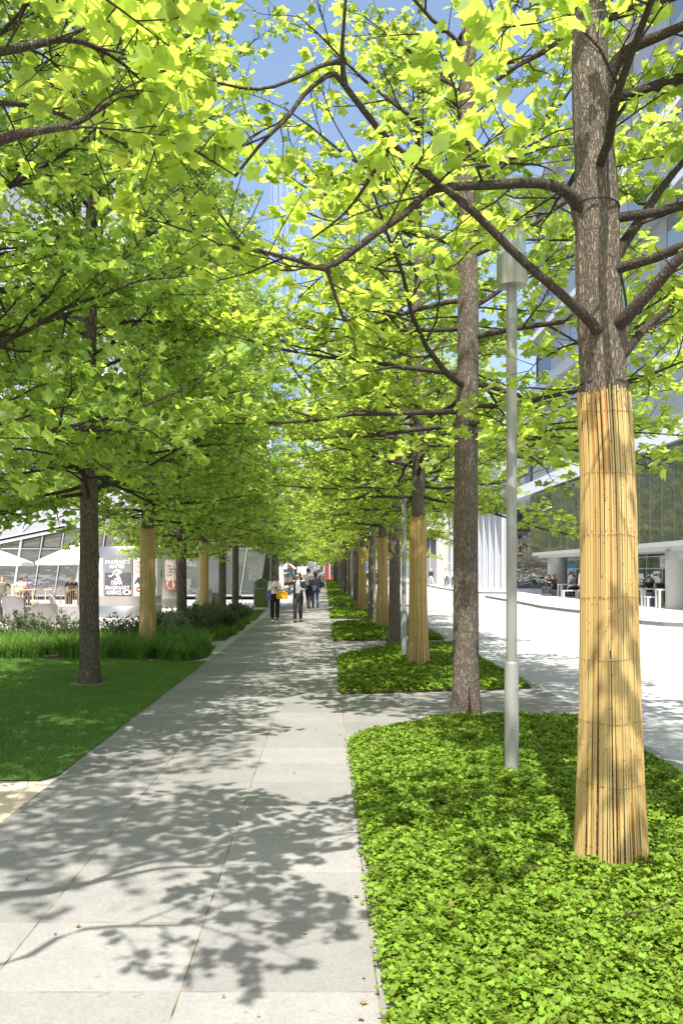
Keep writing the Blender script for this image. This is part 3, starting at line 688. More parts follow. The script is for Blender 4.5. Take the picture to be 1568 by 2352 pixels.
for i,(px,Y,s) in enumerate([(378,21.6,1.15),(402,21.2,1.0),(392,22.6,1.1)]):
    put_shrub(shd[i%2],gx(px,Y),Y,s,rs.uniform(0,6),'pale silvery bush in front of the second poster drum','silvery bushes by the poster drum',M['shrub_pale'])
for i,(px,Y,s) in enumerate([(448,22.4,1.1),(480,23.4,1.1),(520,24.6,1.1),(462,25.4,1.2),(500,26.2,1.2),(540,27.6,1.1),(556,29.0,.9),(430,24.3,1.1)]):
    put_shrub(shd[i%2],gx(px,Y),Y,s,rs.uniform(0,6),'grey-green feathery bush in the planted border beside the path','grey-green bushes in the left border',M['shrub'])
# ------------------------------------------------------------------ street lamps
M['lampgrey']=simple('lamp_paint',(.30,.30,.27),.45,.3,var=.06)
M['lamphead']=simple('lamp_head_metal',(.42,.42,.38),.3,.7,var=.05)
def _opal():
    t=NT('lamp_glass'); tr=t.new('ShaderNodeBsdfTransparent'); t.val(tr.inputs[0],(.9,.95,.92)); d=t.new('ShaderNodeBsdfGlossy'); d.inputs['Roughness'].default_value=.08
    df=t.new('ShaderNodeBsdfDiffuse'); t.val(df.inputs[0],(.6,.66,.6)); a=t.new('ShaderNodeMixShader'); a.inputs[0].default_value=.35; t.l.new(d.outputs[0],a.inputs[2]); t.l.new(df.outputs[0],a.inputs[1])
    m=t.new('ShaderNodeMixShader'); m.inputs[0].default_value=.5; t.l.new(tr.outputs[0],m.inputs[1]); t.l.new(a.outputs[0],m.inputs[2]); return t.done(m.outputs[0])
M['lampglass']=_opal()
def lamp():
    t=empty('street_lamp',(1.49,6.9,0),0,'nearest tall grey lamp post standing in the ground cover','street lamp','grey cylinder-headed lamp posts in the right-hand row')
    b=MB(); b.lathe([(.062,0),(.060,.03),(.056,.05),(.056,.955),(.053,.965),(.0425,.975),(.0425,3.78),(.040,3.8),(.040,3.985)],28); b.build('pole',M['lampgrey'],t,True)
    b=MB(); b.lathe([(.0435,3.70),(.0435,3.82)],28,cap=False); b.build('collar',M['lamphead'],t,True)
    b=MB()
    for sgn in (0,):
        pts=[]; 
        for k in range(24):
            a=2*pi*k/24; pts.append((.055*0+.018*cos(a)*1.0, -.0, .62+.15*sin(a)))
        for k in range(24):
            p,q=pts[k],pts[(k+1)%24]; f=lambda u:(.0575*sin(u[0]/.056+.5),-.0575*cos(u[0]/.056+.5),u[2]); b.bar(f(p),f(q),.002)
    b.build('service_door',M['lamphead'],t)
    b=MB(); b.lathe([(.04,3.96),(.112,3.965),(.118,3.975),(.118,4.20),(.113,4.205),(.03,4.205)],40); b.build('lamp_head',M['lamphead'],t,True)
    b=MB(); b.lathe([(.110,4.206),(.110,4.72),(.106,4.73)],40,cap=False); b.build('glass_cylinder',M['lampglass'],t,True)
    b=MB(); b.lathe([(.112,4.731),(.116,4.735),(.116,4.80),(.1,4.81)],40); b.build('cap',M['lamphead'],t,True)
    b=MB(); b.lathe([(.03,4.206),(.03,4.28),(.055,4.29),(.055,4.33),(.02,4.34)],20); b.build('reflector',M['lamphead'],t,True)
    return t
L0=lamp()
lamp_pos=[(1.457,15.9),(1.53,26.4),(1.5,36.6),(1.5,46.6),(1.5,56.6),(1.5,66.6),(1.5,76.6),(1.5,88.),(1.5,100.)]
lamp_lb=['second lamp post, beside the second reed-wrapped trunk','third lamp post, in the third bed left of the slim reed wrap']+['thin grey lamp post far down the line of trunks']*7
for (x,y),lb in zip(lamp_pos,lamp_lb): c=copy_tree(L0); c.location=(x,y,0); c['label']=lb
# hose strapped to the nearest tree
b=MB(); b.tube(spline([at(1388,240,4.74),at(1394,330,4.76),at(1396,430,4.76),at(1402,500,4.78),at(1415,570,4.8),at(1424,620,4.82),at(1437,700,4.82),at(1439,760,4.84),at(1434,830,4.86),at(1430,915,4.86)],40),.0065,8)
M['rubber']=simple('black_rubber',(.02,.02,.02),.35)
tag(b.build('cable',M['rubber'],None,True),'black hose hanging down the nearest trunk into its reed screen','cable')
for py,px,r,lb in ((480,1366,.128,'upper black strap round the nearest trunk'),(888,1384,.136,'lower black strap just above the reed screen')):
    c=at(px,py,4.86); b=MB(); n=40; b.tube([(c[0]+r*cos(2*pi*k/n),c[1]+r*sin(2*pi*k/n),c[2]+.012*cos(2*pi*k/n+2)) for k in range(n+1)],.0055,6,False)
    tag(b.build('strap',M['rubber'],None,True),lb,'strap')

# ------------------------------------------------------------------ right-hand building
M['panel']=simple('pale_panel',(.40,.43,.48),.45,.1,var=.05,nscale=2)
M['white']=simple('white_metal',(.56,.57,.59),.4,.1,var=.04)
M['concrete']=simple('pale_concrete',(.46,.45,.43),.85,var=.12,nscale=6,bump=.1)
M['darkc']=simple('shade_dark_concrete',(.26,.26,.27),.85,var=.1)
M['dark']=simple('dark_frame',(.03,.03,.035),.4)
M['interior']=simple('interior_dark',(.06,.065,.06),.8,var=.4,nscale=1.2)
M['alu']=simple('aluminium',(.50,.52,.55),.35,.6,var=.08)
M['fin']=simple('fluted_metal',(.55,.57,.62),.4,.25,var=.05)
M['strut']=simple('white_strut',(.78,.80,.78),.6)
M['gglass']=glass_mat('green_glass',(.72,.77,.74),.30,.80,.01,(.90,.76,.95),.5,.035)
M['cglass']=glass_mat('clear_glass',(.62,.68,.68),.30,.7)
M['wglass']=glass_mat('window_glass',(.30,.36,.36),.65,.5)
TZ=.13
terr=[(11,200),(11,94),(10.6,80),(10.5,70),(10.8,66),(11.5,63.5),(13.6,62.2),(13.9,60.5),(12.2,58),(10.3,55.5),(10.0,53.8),(9.9,45),(9.65,38.4),(9.9,35.5),(10.2,33.5),(10.15,30),(9.95,27.2),(10.3,26.3),(11.2,25.6),(14,24.5),(45,24.5),(45,200)]
b=MB(); b.prism(terr,0,TZ); tag(b.build('terrace',M['terrace']),'raised pale slab terrace with a rounded kerb across the street',None,None,'structure')
b=MB()
for i in range(len(terr)-4):
    a,c=Vector((*terr[i],0)),Vector((*terr[i+1],0)); d=(c-a).normalized(); nn=Vector((-d.y,d.x,0))*-.012
    b.add([a+nn,c+nn,c+nn+Vector((0,0,TZ-.004)),a+nn+Vector((0,0,TZ-.004))],[(0,1,2,3)])
tag(b.build('kerb',M['kerb']),'grey granite kerb face of the terrace',None,None,'structure')
RB=empty('glass_building',(14,40,0),0,'glass-skirted pale office building across the street, right side','building')
def rb(o): o.location=Vector(o.location)-Vector((14,40,0)); return o
XG=13.7; y=15.2; k=0
while y<56.6:
    b=MB(); b.box(XG,y+.018,2.86,XG+.03,y+1.232,6.55+(.0055*(y-33))); rb(b.build('glass_panel',M['gglass'],RB)); b=MB(); b.box(XG+.005,y+1.234,2.86,XG+.06,y+1.266,6.5+(.0055*(y-33))); rb(b.build('mullion',M['alu'],RB)); y+=1.25
b=MB(); b.box(XG-.03,15,2.66,XG+.5,57,2.855); rb(b.build('fascia',M['white'],RB))
b=MB(); b.box(XG,57.02,2.86,XG+2.5,57.05,6.6); rb(b.build('glass_panel',M['gglass'],RB))
for i,yy in enumerate(np.arange(16,56,3.4)):
    b=MB(); b.add([(13.98,yy,2.9),(13.98,yy+.35,2.9),(13.98,yy+1.9,6.5),(13.98,yy+1.1,6.5)],[(0,1,2,3)]); b.add([(14.12,yy+3.3,2.9),(14.12,yy+2.95,2.9),(14.12,yy+1.5,6.5),(14.12,yy+2.3,6.5)],[(0,1,2,3)])
    o=b.build('strut',M['strut'],RB); m=o.modifiers.new('t','SOLIDIFY'); m.thickness=.12; rb(o)
b=MB(); b.box(14.5,15,2.86,14.6,57,6.6); rb(b.build('inner_wall',simple('grey_blind',(.30,.32,.31),.8,var=.5,nscale=.8),RB))
b=MB(); b.box(XG+.35,15,2.5,40,57,2.655); rb(b.build('soffit',M['white'],RB))
# storeys above, each leaning outwards a little
z=6.75
for s in range(6):
    lean=.35+.12*(s%2); x0=XG-.1+.2*(s%3)
    b=MB(); b.add([(x0,14,z),(x0+lean,14,z+.95),(40,14,z+.95),(40,14,z),(x0+.0,62-s*.5,z),(x0+lean,62-s*.5,z+.95),(40,62,z+.95),(40,62,z)],[(0,1,2,3),(7,6,5,4),(0,4,5,1),(1,5,6,2),(3,7,4,0)]); rb(b.build('fascia',M['panel'] if s%2 else M['white'],RB))
    b=MB(); b.box(x0+.9,14.5,z+.952,39,61,z+3.3); rb(b.build('inner_wall',M['interior'],RB))
    yy=15.0; j=0
    while yy<58:
        w=1.5+.9*((j*7+s*3)%3)
        fr=MB(); xw=x0+lean-.02+.05; 
        if (j+s)%3!=1:
            fr.box(xw,yy+.02,z+.955,xw+.08,yy+w-.02,z+3.29); rb(fr.build('wall_panel',M['panel'],RB))
        else:
            for (a0,a1,c0,c1) in ((yy+.02,yy+.1,z+.955,z+3.29),(yy+w-.1,yy+w-.02,z+.955,z+3.29),(yy+.102,yy+w-.102,z+.955,z+1.03),(yy+.102,yy+w-.102,z+3.2,z+3.29)): fr.box(xw,a0,c0,xw+.1,a1,c1)
            o=rb(fr.build('window',M['white'],RB)); g=MB(); g.box(xw+.04,yy+.103,z+1.032,xw+.055,yy+w-.103,z+3.198); g.build('pane',M['wglass'],o)
        yy+=w; j+=1
    # diagonal brace in front
    z+=3.32
b=MB(); b.box(XG,14,z,40,62,z+.5); rb(b.build('roof',M['white'],RB))
# ground floor: columns, glazing, sign
for (cx,cy_,lb) in ((14.56,35.4,''),(14.6,54.3,''),(14.6,16.6,'')):
    b=MB(); b.lathe([(.60,TZ),(.60,2.15)],40,(cx,cy_,0),False); o=rb(b.build('column',M['concrete'],RB,True))
    b=MB(); b.lathe([(.61,2.152),(.61,2.498)],40,(cx,cy_,0),False); b.build('collar',M['alu'],o,True)
XR=16.25
b=MB(); b.box(20,15,TZ,20.2,57,2.498); rb(b.build('inner_wall',M['interior'],RB))
yy=15.0
while yy<56:
    fr=MB(); L_=2.05
    fr.box(XR,yy,TZ,XR+.07,yy+.06,2.497)
    for zz in (1.77,2.36): fr.box(XR+.003,yy+.062,zz,XR+.06,yy+L_-.002,zz+.05)
    fr.box(XR+.003,yy+.062,TZ,XR+.06,yy+L_-.002,TZ+.1)
    o=rb(fr.build('window',M['alu'],RB)); g=MB(); g.box(XR+.025,yy+.063,TZ+.102,XR+.035,yy+L_-.003,1.768); g.box(XR+.025,yy+.063,1.822,XR+.035,yy+L_-.003,2.358); g.build('pane',M['cglass'],o); yy+=L_
def text_mesh(s,size,offset=0.0,align='LEFT',space=1.0):
    c=bpy.data.curves.new('t','FONT'); c.body=s; c.size=size; c.offset=offset; c.align_x=align; c.resolution_u=4; c.space_character=space
    o=bpy.data.objects.new('t',c); COL.objects.link(o); dg=bpy.context.evaluated_depsgraph_get(); me=bpy.data.meshes.new_from_object(o.evaluated_get(dg)); bpy.data.objects.remove(o); bpy.data.curves.remove(c); 
    me.materials.clear(); return me
M['signw']=simple('sign_white',(.62,.60,.58),.6,var=.04); M['ink']=simple('ink',(.05,.05,.05),.6); M['inkw']=simple('ink_white',(.85,.85,.85),.5,var=.03); M['inkr']=simple('ink_red',(.55,.05,.05),.5); M['inko']=simple('ink_orange',(.75,.35,.08),.5)
t=empty('shop_sign',(XR-.03,41.9,1.83),0,'white panel sign with thin dark capitals in the cafe window','sign')
b=MB(); b.box(0,-2.0,0,.02,0,.52); b.build('board',M['signw'],t)
for s_,sz,zz,yo in (('CHOICE',.34,.2,-.22),('KITCHEN & BAR',.085,.06,-.5)):
    if s_!='CHOICE': s_='&'; yo=-.95
    me=text_mesh(s_,sz,0,'LEFT',1.15); me.transform(Matrix(((0,0,-1,-.003),(-1*.62 if sz>.3 else -1,0,0,yo),(0,1,0,zz),(0,0,0,1)))); link_mesh('lettering',me,M['ink'],t)
# entrance recess with lanterns
EN=empty('entrance_hall',(19,78,0),0,'dark glazed entrance hall under a pale box, between the fluted wall and glass skirt','building')
def en(o): o.location=Vector(o.location)-Vector((19,78,0)); return o
b=MB(); b.box(16.2,70,6.9,30,84,14); en(b.build('upper_box',M['panel'],EN))
b=MB(); b.box(16.3,79,5.2,30,79.2,6.89); en(b.build('louvre',simple('louvre',(.22,.20,.21),.6),EN))
b=MB(); b.box(16.3,83,TZ,30,83.2,5.2); en(b.build('inner_wall',M['interior'],EN))
for i in range(9):
    x0=16.6+i*.75; fr=MB(); fr.box(x0,79.2,TZ,x0+.07,79.32,5.19); fr.box(x0+.072,79.21,3.0,x0+.748,79.3,3.08); o=en(fr.build('window',M['dark'] if i<2 else M['alu'],EN)); g=MB(); g.box(x0+.072,79.24,TZ,x0+.748,79.25,2.998); g.box(x0+.072,79.24,3.082,x0+.748,79.25,5.19); g.build('pane',M['wglass'],o)
for (x,yy,zz,l) in ((17.35,77,4.0,.5),(17.9,77.5,3.55,.4),(18.5,76.5,4.3,.55),(18.2,78,3.4,.4)):
    t=empty('pendant_lantern',(x,yy,zz),0,'long glass lantern hanging on a rod before the dark entrance','lantern','lanterns hanging at the dark entrance'); b=MB(); b.tube([(0,0,l),(0,0,6.88-zz)],.015,6); b.build('rod',M['dark'],t); b=MB(); b.lathe([(.14,l),(.14,l+.14)],12); b.build('cap',M['dark'],t); b=MB(); b.lathe([(.13,0),(.13,l-.01)],12,cap=False); b.build('glass',M['lampglass'],t)
# fluted facade and concrete piers
FB=empty('fluted_facade',(14.5,84,0),0,'pale metal facade of tall rounded flutes behind the second trunk','building')
def fb(o): o.location=Vector(o.location)-Vector((14.5,84,0)); return o
for i in range(11):
    f=i/10; x=13.75+(15.35-13.75)*f**1.2; yy=93.5-19*f; b=MB()
    for j in range(3): b.lathe([(.17,TZ),(.17,9.0)],16,(x+j*.27,yy-.12*j,0))
    b.box(x+.1,yy+.1,TZ,x+.7,yy+.2,9.0); b.box(x+.72,yy+.05,TZ,x+.78,yy+2.0,9.0)
    fb(b.build('flute',M['fin'],FB,True))
b=MB(); b.add([(13.2,96,9.0),(14.9,73,9.0),(30,73,9.0),(30,96,9.0),(13.2,96,16),(14.9,73,16),(30,73,16),(30,96,16)],[(3,2,1,0),(4,5,6,7),(0,1,5,4),(1,2,6,5),(2,3,7,6),(3,0,4,7)]); fb(b.build('upper_wall',M['panel'],FB))
PB=empty('concrete_building',(13,95,0),0,'pale concrete building with a shade-grey recess behind the man in the navy jacket','building')
def pb(o): o.location=Vector(o.location)-Vector((13,95,0)); return o
b=MB(); b.bbox(12.45,95,TZ,13.6,99,5.6,.03); pb(b.build('wall',M['concrete'],PB))
b=MB(); b.box(11.1,96.2,TZ,12.448,99,5.6); pb(b.build('recess',M['darkc'],PB))  # recess shade put into the colour as darker concrete
b=MB(); b.box(11.05,95.4,TZ,11.15,96.2,5.6); b.box(11.62,95.6,TZ,11.70,96.19,5.6); b.box(12.3,95.2,TZ,12.44,96.19,5.6); pb(b.build('mullion',M['white'],PB))
b=MB(); b.box(10.95,94.9,5.602,14,99.5,10); pb(b.build('upper_wall',M['concrete'],PB))

# ------------------------------------------------------------------ left-hand building
LB=empty('angular_building',(-12,50,0),0,'angular building of leaning glass and white lattice behind the parasols','building')
def lb_(o): o.location=Vector(o.location)-Vector((-12,50,0)); return o
ln=.149; YF=50
def topz(x): return 3.35+(x+18.7)*.215
for k in range(-3,12):
    xb=-18.0+k*1.19; zt=topz(xb); zb=.25; 
    pt=lambda x,z,dy=0:(x+ln*z,YF+dy,z)
    w=.13 if k%3==0 else .06; fr=MB(); fr.bar(pt(xb,zb),pt(xb,zt),w,.12)
    x1=xb+1.19
    fr.bar(pt(xb+.07,2.95,.01),pt(x1-.07,2.95,.01),.07,.07); fr.bar(pt(xb+.07,zb,.01),pt(x1-.07,zb,.01),.1,.1)
    o=lb_(fr.build('window',M['alu'],LB)); g=MB()
    g.quad(pt(xb+.07,zb+.06,.03),pt(x1-.07,zb+.06,.03),pt(x1-.07,2.9,.03),pt(xb+.07,2.9,.03)); g.quad(pt(xb+.07,3.0,.03),pt(x1-.07,3.0,.03),pt(x1-.07,topz(x1)-.05,.03),pt(xb+.07,topz(xb)-.05,.03)); g.build('pane',M['cglass'],o)
    if k%3!=2:
        d=MB(); A=[(xb+.08,3.02),(x1-.08,3.02),(x1-.08,topz(x1)-.1),(xb+.08,topz(xb)-.1)]
        for i in range(4): d.bar(pt(*A[i],-.03),pt(*A[(i+1)%4],-.03),.06,.05)
        d.build('sash',M['dark'],o)
b=MB(); b.bar((-22+ln*2.7,YF-.05,topz(-22)+.06),(-3.9+ln*6.6,YF-.05,topz(-3.9)+.06),.16,.16); lb_(b.build('eave',M['white'],LB))
b=MB(); b.box(-30,53.2,.1,-3.5,53.4,4.4); b.box(-30,50.2,.1,-3.3,54,.15); lb_(b.build('inner_wall',M['interior'],LB))
rs=random.Random(3)
b=MB()
for (p,q) in (((-17.5,1.2),(-14.8,.4)),((-16.5,2.9),(-13.2,.3)),((-13.8,1.5),(-11.2,3.4)),((-13.9,1.6),(-10.2,.3)),((-12.4,.4),(-9.4,2.6)),((-11.5,3.0),(-9.0,5.4)),((-12.8,3.1),(-10,4.6)),((-9.8,5.3),(-7.6,2.9)),((-14,3.1),(-11.6,4.2)),((-18.5,3.1),(-15.6,3.6)),((-9.0,3.0),(-6.8,5.2))): b.bar((p[0],51.5,p[1]),(q[0],51.2,q[1]),.10,.10)
lb_(b.build('strut',M['white'],LB))
# soffit lattice of the great roof above
b=MB(); b.add([(-22.4,49.9,2.72),(-3.0,49.9,6.72),(-3.5,55,11),(-22.5,55,7.2)],[(0,1,2,3)]); o=lb_(b.build('sloped_glazing',simple('soffit_glass',(.26,.27,.29),.25,.2),LB))
b=MB()
P0,P1,P2,P3=Vector((-22.4,49.82,2.78)),Vector((-3.0,49.82,6.78)),Vector((-3.5,54.92,11.06)),Vector((-22.5,54.92,7.26))
def bil(u,v): return (P0*(1-u)+P1*u)*(1-v)+(P3*(1-u)+P2*u)*v
for i in range(13): b.bar(bil(i/12,0),bil(i/12,1),.09,.09)
for i in range(7): b.bar(bil(0,i/6),bil(1,i/6),.09,.09)
for i in range(12): b.bar(bil(i/12,0),bil(min(1,(i+2)/12),1),.06,.06); b.bar(bil((i+1)/12,0),bil(max(0,(i-1)/12),1),.06,.06)
lb_(b.build('roof_lattice',M['white'],LB))
def curtain(name,base,line,sx,sz):
    t=NT(name); v=t.coord(); sp=t.new('ShaderNodeSeparateXYZ'); t.l.new(v,sp.inputs[0])
    def ln_(c,L,w): return t.math('GREATER_THAN',t.math('ABSOLUTE',t.math('SUBTRACT',t.math('FRACT',t.math('DIVIDE',c,L)),.5)),.5-w)
    j=t.math('MAXIMUM',ln_(t.math('ADD',sp.outputs[0],t.math('MULTIPLY',sp.outputs[1],.8)),sx,.05),ln_(sp.outputs[2],sz,.04)); n=t.noise(.35,3,.6,v)
    c=t.mix(n,tuple(x*.7 for x in base),tuple(min(1,x*1.3) for x in base)); c=t.mix(j,c,line); r=t.math('ADD',.1,t.math('MULTIPLY',j,.4)); return t.done(t.pbr(c,r,.1,None,.9))
M['cw1']=curtain('curtain_grey',(.20,.22,.27),(.45,.46,.5),1.6,3.4); M['cw2']=curtain('curtain_pale',(.32,.34,.39),(.55,.56,.6),2.2,2.6); M['cw3']=curtain('tower_stripes',(.13,.22,.42),(.30,.38,.52),.8,60)
def hull(nm,pts,mat,fn,par):
    b=MB(); b.add(pts,[(3,2,1,0),(4,5,6,7),(0,1,5,4),(1,2,6,5),(2,3,7,6),(3,0,4,7)]); return fn(b.build(nm,mat,par))
hull('upper_block',[(-30,52,8.2),(-11,51,8.0),(-10,70,8),(-30,70,8),(-28,50,19),(-9.5,53,17),(-9,72,18),(-30,72,19)],M['cw1'],lb_,LB)
hull('upper_block',[(-28,53,19.1),(-10,54,17.2),(-8,72,18.3),(-30,72,19.1),(-30,49,30),(-7.2,55,28),(-7,72,30),(-30,75,30)],M['cw2'],lb_,LB)
hull('upper_block',[(-12,62,8.5),(-6.3,60,8.5),(-5.8,72,8.5),(-12,72,8.5),(-11,59,24),(-5.6,61,27),(-5.5,72,25),(-12,72,25)],M['cw2'],lb_,LB)
# right-hand wing of the left building with door
WG=empty('glass_wing',(-6,56,0),0,'glazed wing with white mullions and a double door, left of the green bin','building')
def wg(o): o.location=Vector(o.location)-Vector((-6,56,0)); return o
mul=[gx(p,56) for p in (392,415,437,448,468,497,515,535,550,562,590,621,634)]
b=MB(); b.box(-10.2,55.9,0,-3.05,56.5,.16); wg(b.build('plinth',M['concrete'],WG))
zt=8.4
for i,(x0,x1) in enumerate(zip(mul[:-1],mul[1:])):
    fr=MB(); fr.box(x0,56,.162,x0+.07,56.1,zt)
    trs=(.165,3.2,5.0,6.8) if i!=10 else (2.6,3.2,5.0,6.8)
    for zz in trs: fr.box(x0+.072,56.01,zz,x1-.002,56.08,zz+.07)
    o=wg(fr.build('window',M['alu'],WG)); g=MB(); lo=.237 if i!=10 else 2.672
    for c0,c1 in ((lo,3.198),(3.272,4.998),(5.072,6.798),(6.872,zt)): g.box(x0+.073,56.04,c0,x1-.003,56.05,c1)
    g.build('pane',M['cglass'],o)
x0,x1=mul[10],mul[11]; xm=(x0+x1)/2
for a,c in ((x0+.08,xm-.01),(xm+.01,x1-.02)):
    d=MB(); d.box(a,55.98,.17,a+.05,56.05,2.59); d.box(c-.05,55.98,.17,c,56.05,2.59); d.box(a+.051,55.985,.17,c-.051,56.045,.28); d.box(a+.051,55.985,2.5,c-.051,56.045,2.59); o=wg(d.build('door',M['alu'],WG)); g=MB(); g.box(a+.051,56.01,.281,c-.051,56.02,2.499); g.build('pane',M['wglass'],o); h=MB(); h.tube([(c-.09 if a<xm-.3 else a+.09,55.93,.9),(c-.09 if a<xm-.3 else a+.09,55.93,1.4)],.012,6); h.build('handle',M['alu'],o)
b=MB(); b.box(mul[-1],56,.162,mul[-1]+.09,56.1,zt); b.box(mul[-1]+.02,56.12,.162,mul[-1]+.03,66,zt); wg(b.build('side_glazing',M['cglass'],WG))
b=MB(); b.box(-10.4,56.2,zt+.002,mul[-1]+.08,70,zt+.3); wg(b.build('roof',M['white'],WG))
for i,x in enumerate((-9.6,-8.5,-7.4,-6.6,-5.6,-4.9,-3.5)):
    b=MB(); n=8; pr=[(x+.5*j/n,57.0+.14*sin(j*2.2+i),z0) for z0 in (.2,8.2) for j in range(n+1)]
    b.add(pr,[(j,j+1,n+2+j,n+1+j) for j in range(n)]); o=wg(b.build('curtain',simple('curtain_cloth',(.62,.63,.66),.8) if i==0 else bpy.data.materials['curtain_cloth'],WG,True)); m=o.modifiers.new('t','SOLIDIFY'); m.thickness=.01
b=MB(); b.box(-10.4,61,.1,-3.3,61.2,8.3); wg(b.build('inner_wall',simple('wing_interior',(.20,.21,.22),.8,var=.4,nscale=1),WG))
t=empty('no_entry_sign',(gx(456,55.8),55.8,1.05),0,'small white sign with a red no-entry disc on the glazed wing','sign')
b=MB(); b.box(-.10,0,0,.10,.012,.62); b.build('plate',M['inkw'],t); b=MB(); b.lathe([(.085,0),(.085,.01)],24); o=b.build('disc',M['inkr'],t); o.rotation_euler=(radians(90),0,0); o.location=(0,-.001,.32); b=MB(); b.box(-.06,-.016,.305,.06,-.0115,.335); b.build('bar',M['inkw'],t)
# tower far behind
t=empty('striped_tower',(-6,120,0),0,'tall blue-striped glass tower rising beyond the left-hand treetops','building')
b=MB(); b.box(-1.4,0,0,2.6,14,58); b.build('shaft',M['cw3'],t)
for i in range(11):
    b=MB(); b.box(-1.4+i*.39,-.12,0,-1.4+i*.39+.09,-.002,58); b.build('rib',simple('tower_rib',(.30,.36,.46),.5) if i==0 else bpy.data.materials['tower_rib'],t)

# ------------------------------------------------------------------ things on the left plaza
def steel():
    t=NT('brushed_steel'); v=t.coord((60,60,.6)); n=t.noise(3,4,.7,v); n2=t.noise(.8,2,.5,t.coord((1,1,.1)))
    c=t.mix(n2,(.34,.34,.34),(.50,.49,.48)); return t.done(t.pbr(c,t.math('ADD',.32,t.math('MULTIPLY',n,.12)),.9,t.bump(n,.05,.004)))
M['steel']=steel()
def drum(cx,cyy,r,h,label):
    t=empty('poster_drum',(cx,cyy,0),0,label,'advertising drum','round steel poster drums on the plaza'); b=MB(); b.lathe([(r-.03,.0),(r-.03,.06),(r,.062),(r,.42),(r-.004,.425),(r-.004,.43),(r,.435),(r,h-.36),(r+.01,h-.355),(r+.01,h-.06),(r-.03,h),(0.0,h)],96,cap=False); b.build('body',M['steel'],t,True)
    ph0=math.atan2(-cyy,-cx)
    def P(th,z,off=.008): a=ph0+radians(th); return ((r+off)*cos(a),(r+off)*sin(a),z)
    return t,P
def poster(t,P,a0,a1,z0,z1,mat,name='poster',off=.006):
    b=MB(); n=max(3,int(abs(a1-a0)/3)); vs=[P(a0+(a1-a0)*i/n,z,off) for z in (z0,z1) for i in range(n+1)]
    b.add(vs,[(i,i+1,n+2+i,n+1+i) for i in range(n)]); return b.build(name,mat,t,True)
def wtext(s,P,r,ac,z,size,mat,par,width=None,bold=.0,off=.012,align='CENTER'):
    me=text_mesh(s,size,bold,align); n=len(me.vertices); co=np.zeros(n*3,np.float32); me.vertices.foreach_get('co',co); co=co.reshape(-1,3)
    w=co[:,0].max()-co[:,0].min(); k=(width/w) if width else 1
    out=[P(ac+math.degrees(x*k/r),z+yy,off) for x,yy,_ in co]; me.vertices.foreach_set('co',np.array(out,np.float32).ravel()); me.update(); return link_mesh('lettering',me,mat,par)
def wshape(pts,P,r,ac,z,mat,par,name,off=.010):
    b=MB(); b.add([P(ac+math.degrees(x/r),z+yy,off) for x,yy in pts],[tuple(range(len(pts)))]); return b.build(name,mat,par)
M['pgrey']=simple('poster_grey',(.20,.20,.22),.5,var=.2,nscale=1.5); M['psea']=simple('poster_dark',(.085,.085,.10),.5,var=.6,nscale=12); M['pwhite']=simple('poster_white',(.80,.80,.80),.5,var=.04); M['ppink']=simple('poster_pink',(.46,.38,.36),.6); M['pred']=simple('poster_red',(.30,.13,.10),.6); M['pice']=simple('poster_bluegrey',(.42,.48,.52),.5,var=.2,nscale=6)
R1=1.18; D1,P1=drum(-7.18,31.9,R1,2.55,'front steel poster drum with a black and white poster, left of the wrapped trunk')
# sign convention: positive angle to the right as seen
Pn=lambda th,z,off=.008: P1(th,z,off)
zA,zB=.78,2.13
po=poster(D1,Pn,-47,3,zA,zB,M['pgrey']); 
def band(P,a0,a1,z0,z1,mat,par,name,off): return poster(par,P,a0,a1,z0,z1,mat,name,off)
band(Pn,-47,3,zA,1.62,M['psea'],po,'picture',.0075)
ac=-22
for s,z,sz,w in (('EVA & FRANCO',1.94,.19,.93),('MATTES',1.775,.19,.56),('DEAR',1.20,.19,.42),('IMAGINARY',1.02,.19,.92),('AUDIENCE,',.85,.19,.62)):
    cc=ac-(6 if s.startswith('AUD') else 0)
    wtext(s,Pn,R1,cc,z,sz,M['ink'],po,w+.02,.013,.010); wtext(s,Pn,R1,cc,z,sz,M['inkw'],po,w,.004,.013)
def blob(pts,n=40): 
    S=spline(pts+[pts[0]],n); return [(p[0],p[1]) for p in S[:-1]]
wshape([(-.34,.02),(-.24,.0),(-.16,.06),(-.12,.16),(-.04,.22),(.08,.23),(.15,.21),(.19,.14),(.15,.08),(.08,.07),(.10,-.02),(.16,-.12),(.12,-.17),(.0,-.14),(-.1,-.13),(-.09,-.10),(.02,-.09),(.0,.0),(-.06,.06),(-.14,.03),(-.22,-.035),(-.33,-.03)],Pn,R1,ac,1.50,M['inkw'],po,'figure',.011)
E=lambda a,b_,n=28:[(a*cos(2*pi*i/n),b_*sin(2*pi*i/n)) for i in range(n)]
wshape(E(.17,.115),Pn,R1,-4.5,.925,M['inkr'],po,'eye_rim',.015); wshape(E(.145,.09),Pn,R1,-4.5,.925,M['inkw'],po,'eye_white',.018); wshape(E(.055,.055),Pn,R1,-4.5,.925,M['ink'],po,'pupil',.021)
p0=poster(D1,Pn,-88,-52,zA,zB,M['pwhite']); wshape([(-.13,0),(-.02,.05),(.0,.4),(.1,.72),(.05,.9),(-.03,.84),(-.0,.7),(-.1,.45),(-.16,.2)],Pn,R1,-66,.82,M['pice'],p0,'figure'); wtext('ARP',Pn,R1,-62,.98,.15,M['inko'],p0,.3)
p1=poster(D1,Pn,7,58,zA,zB,M['pwhite'])
for i,s in enumerate(('DIE','VER','KÜN')): wtext(s,Pn,R1,9,1.93-.135*i,.14,M['inkr'],p1,None,.002,.01,'LEFT')
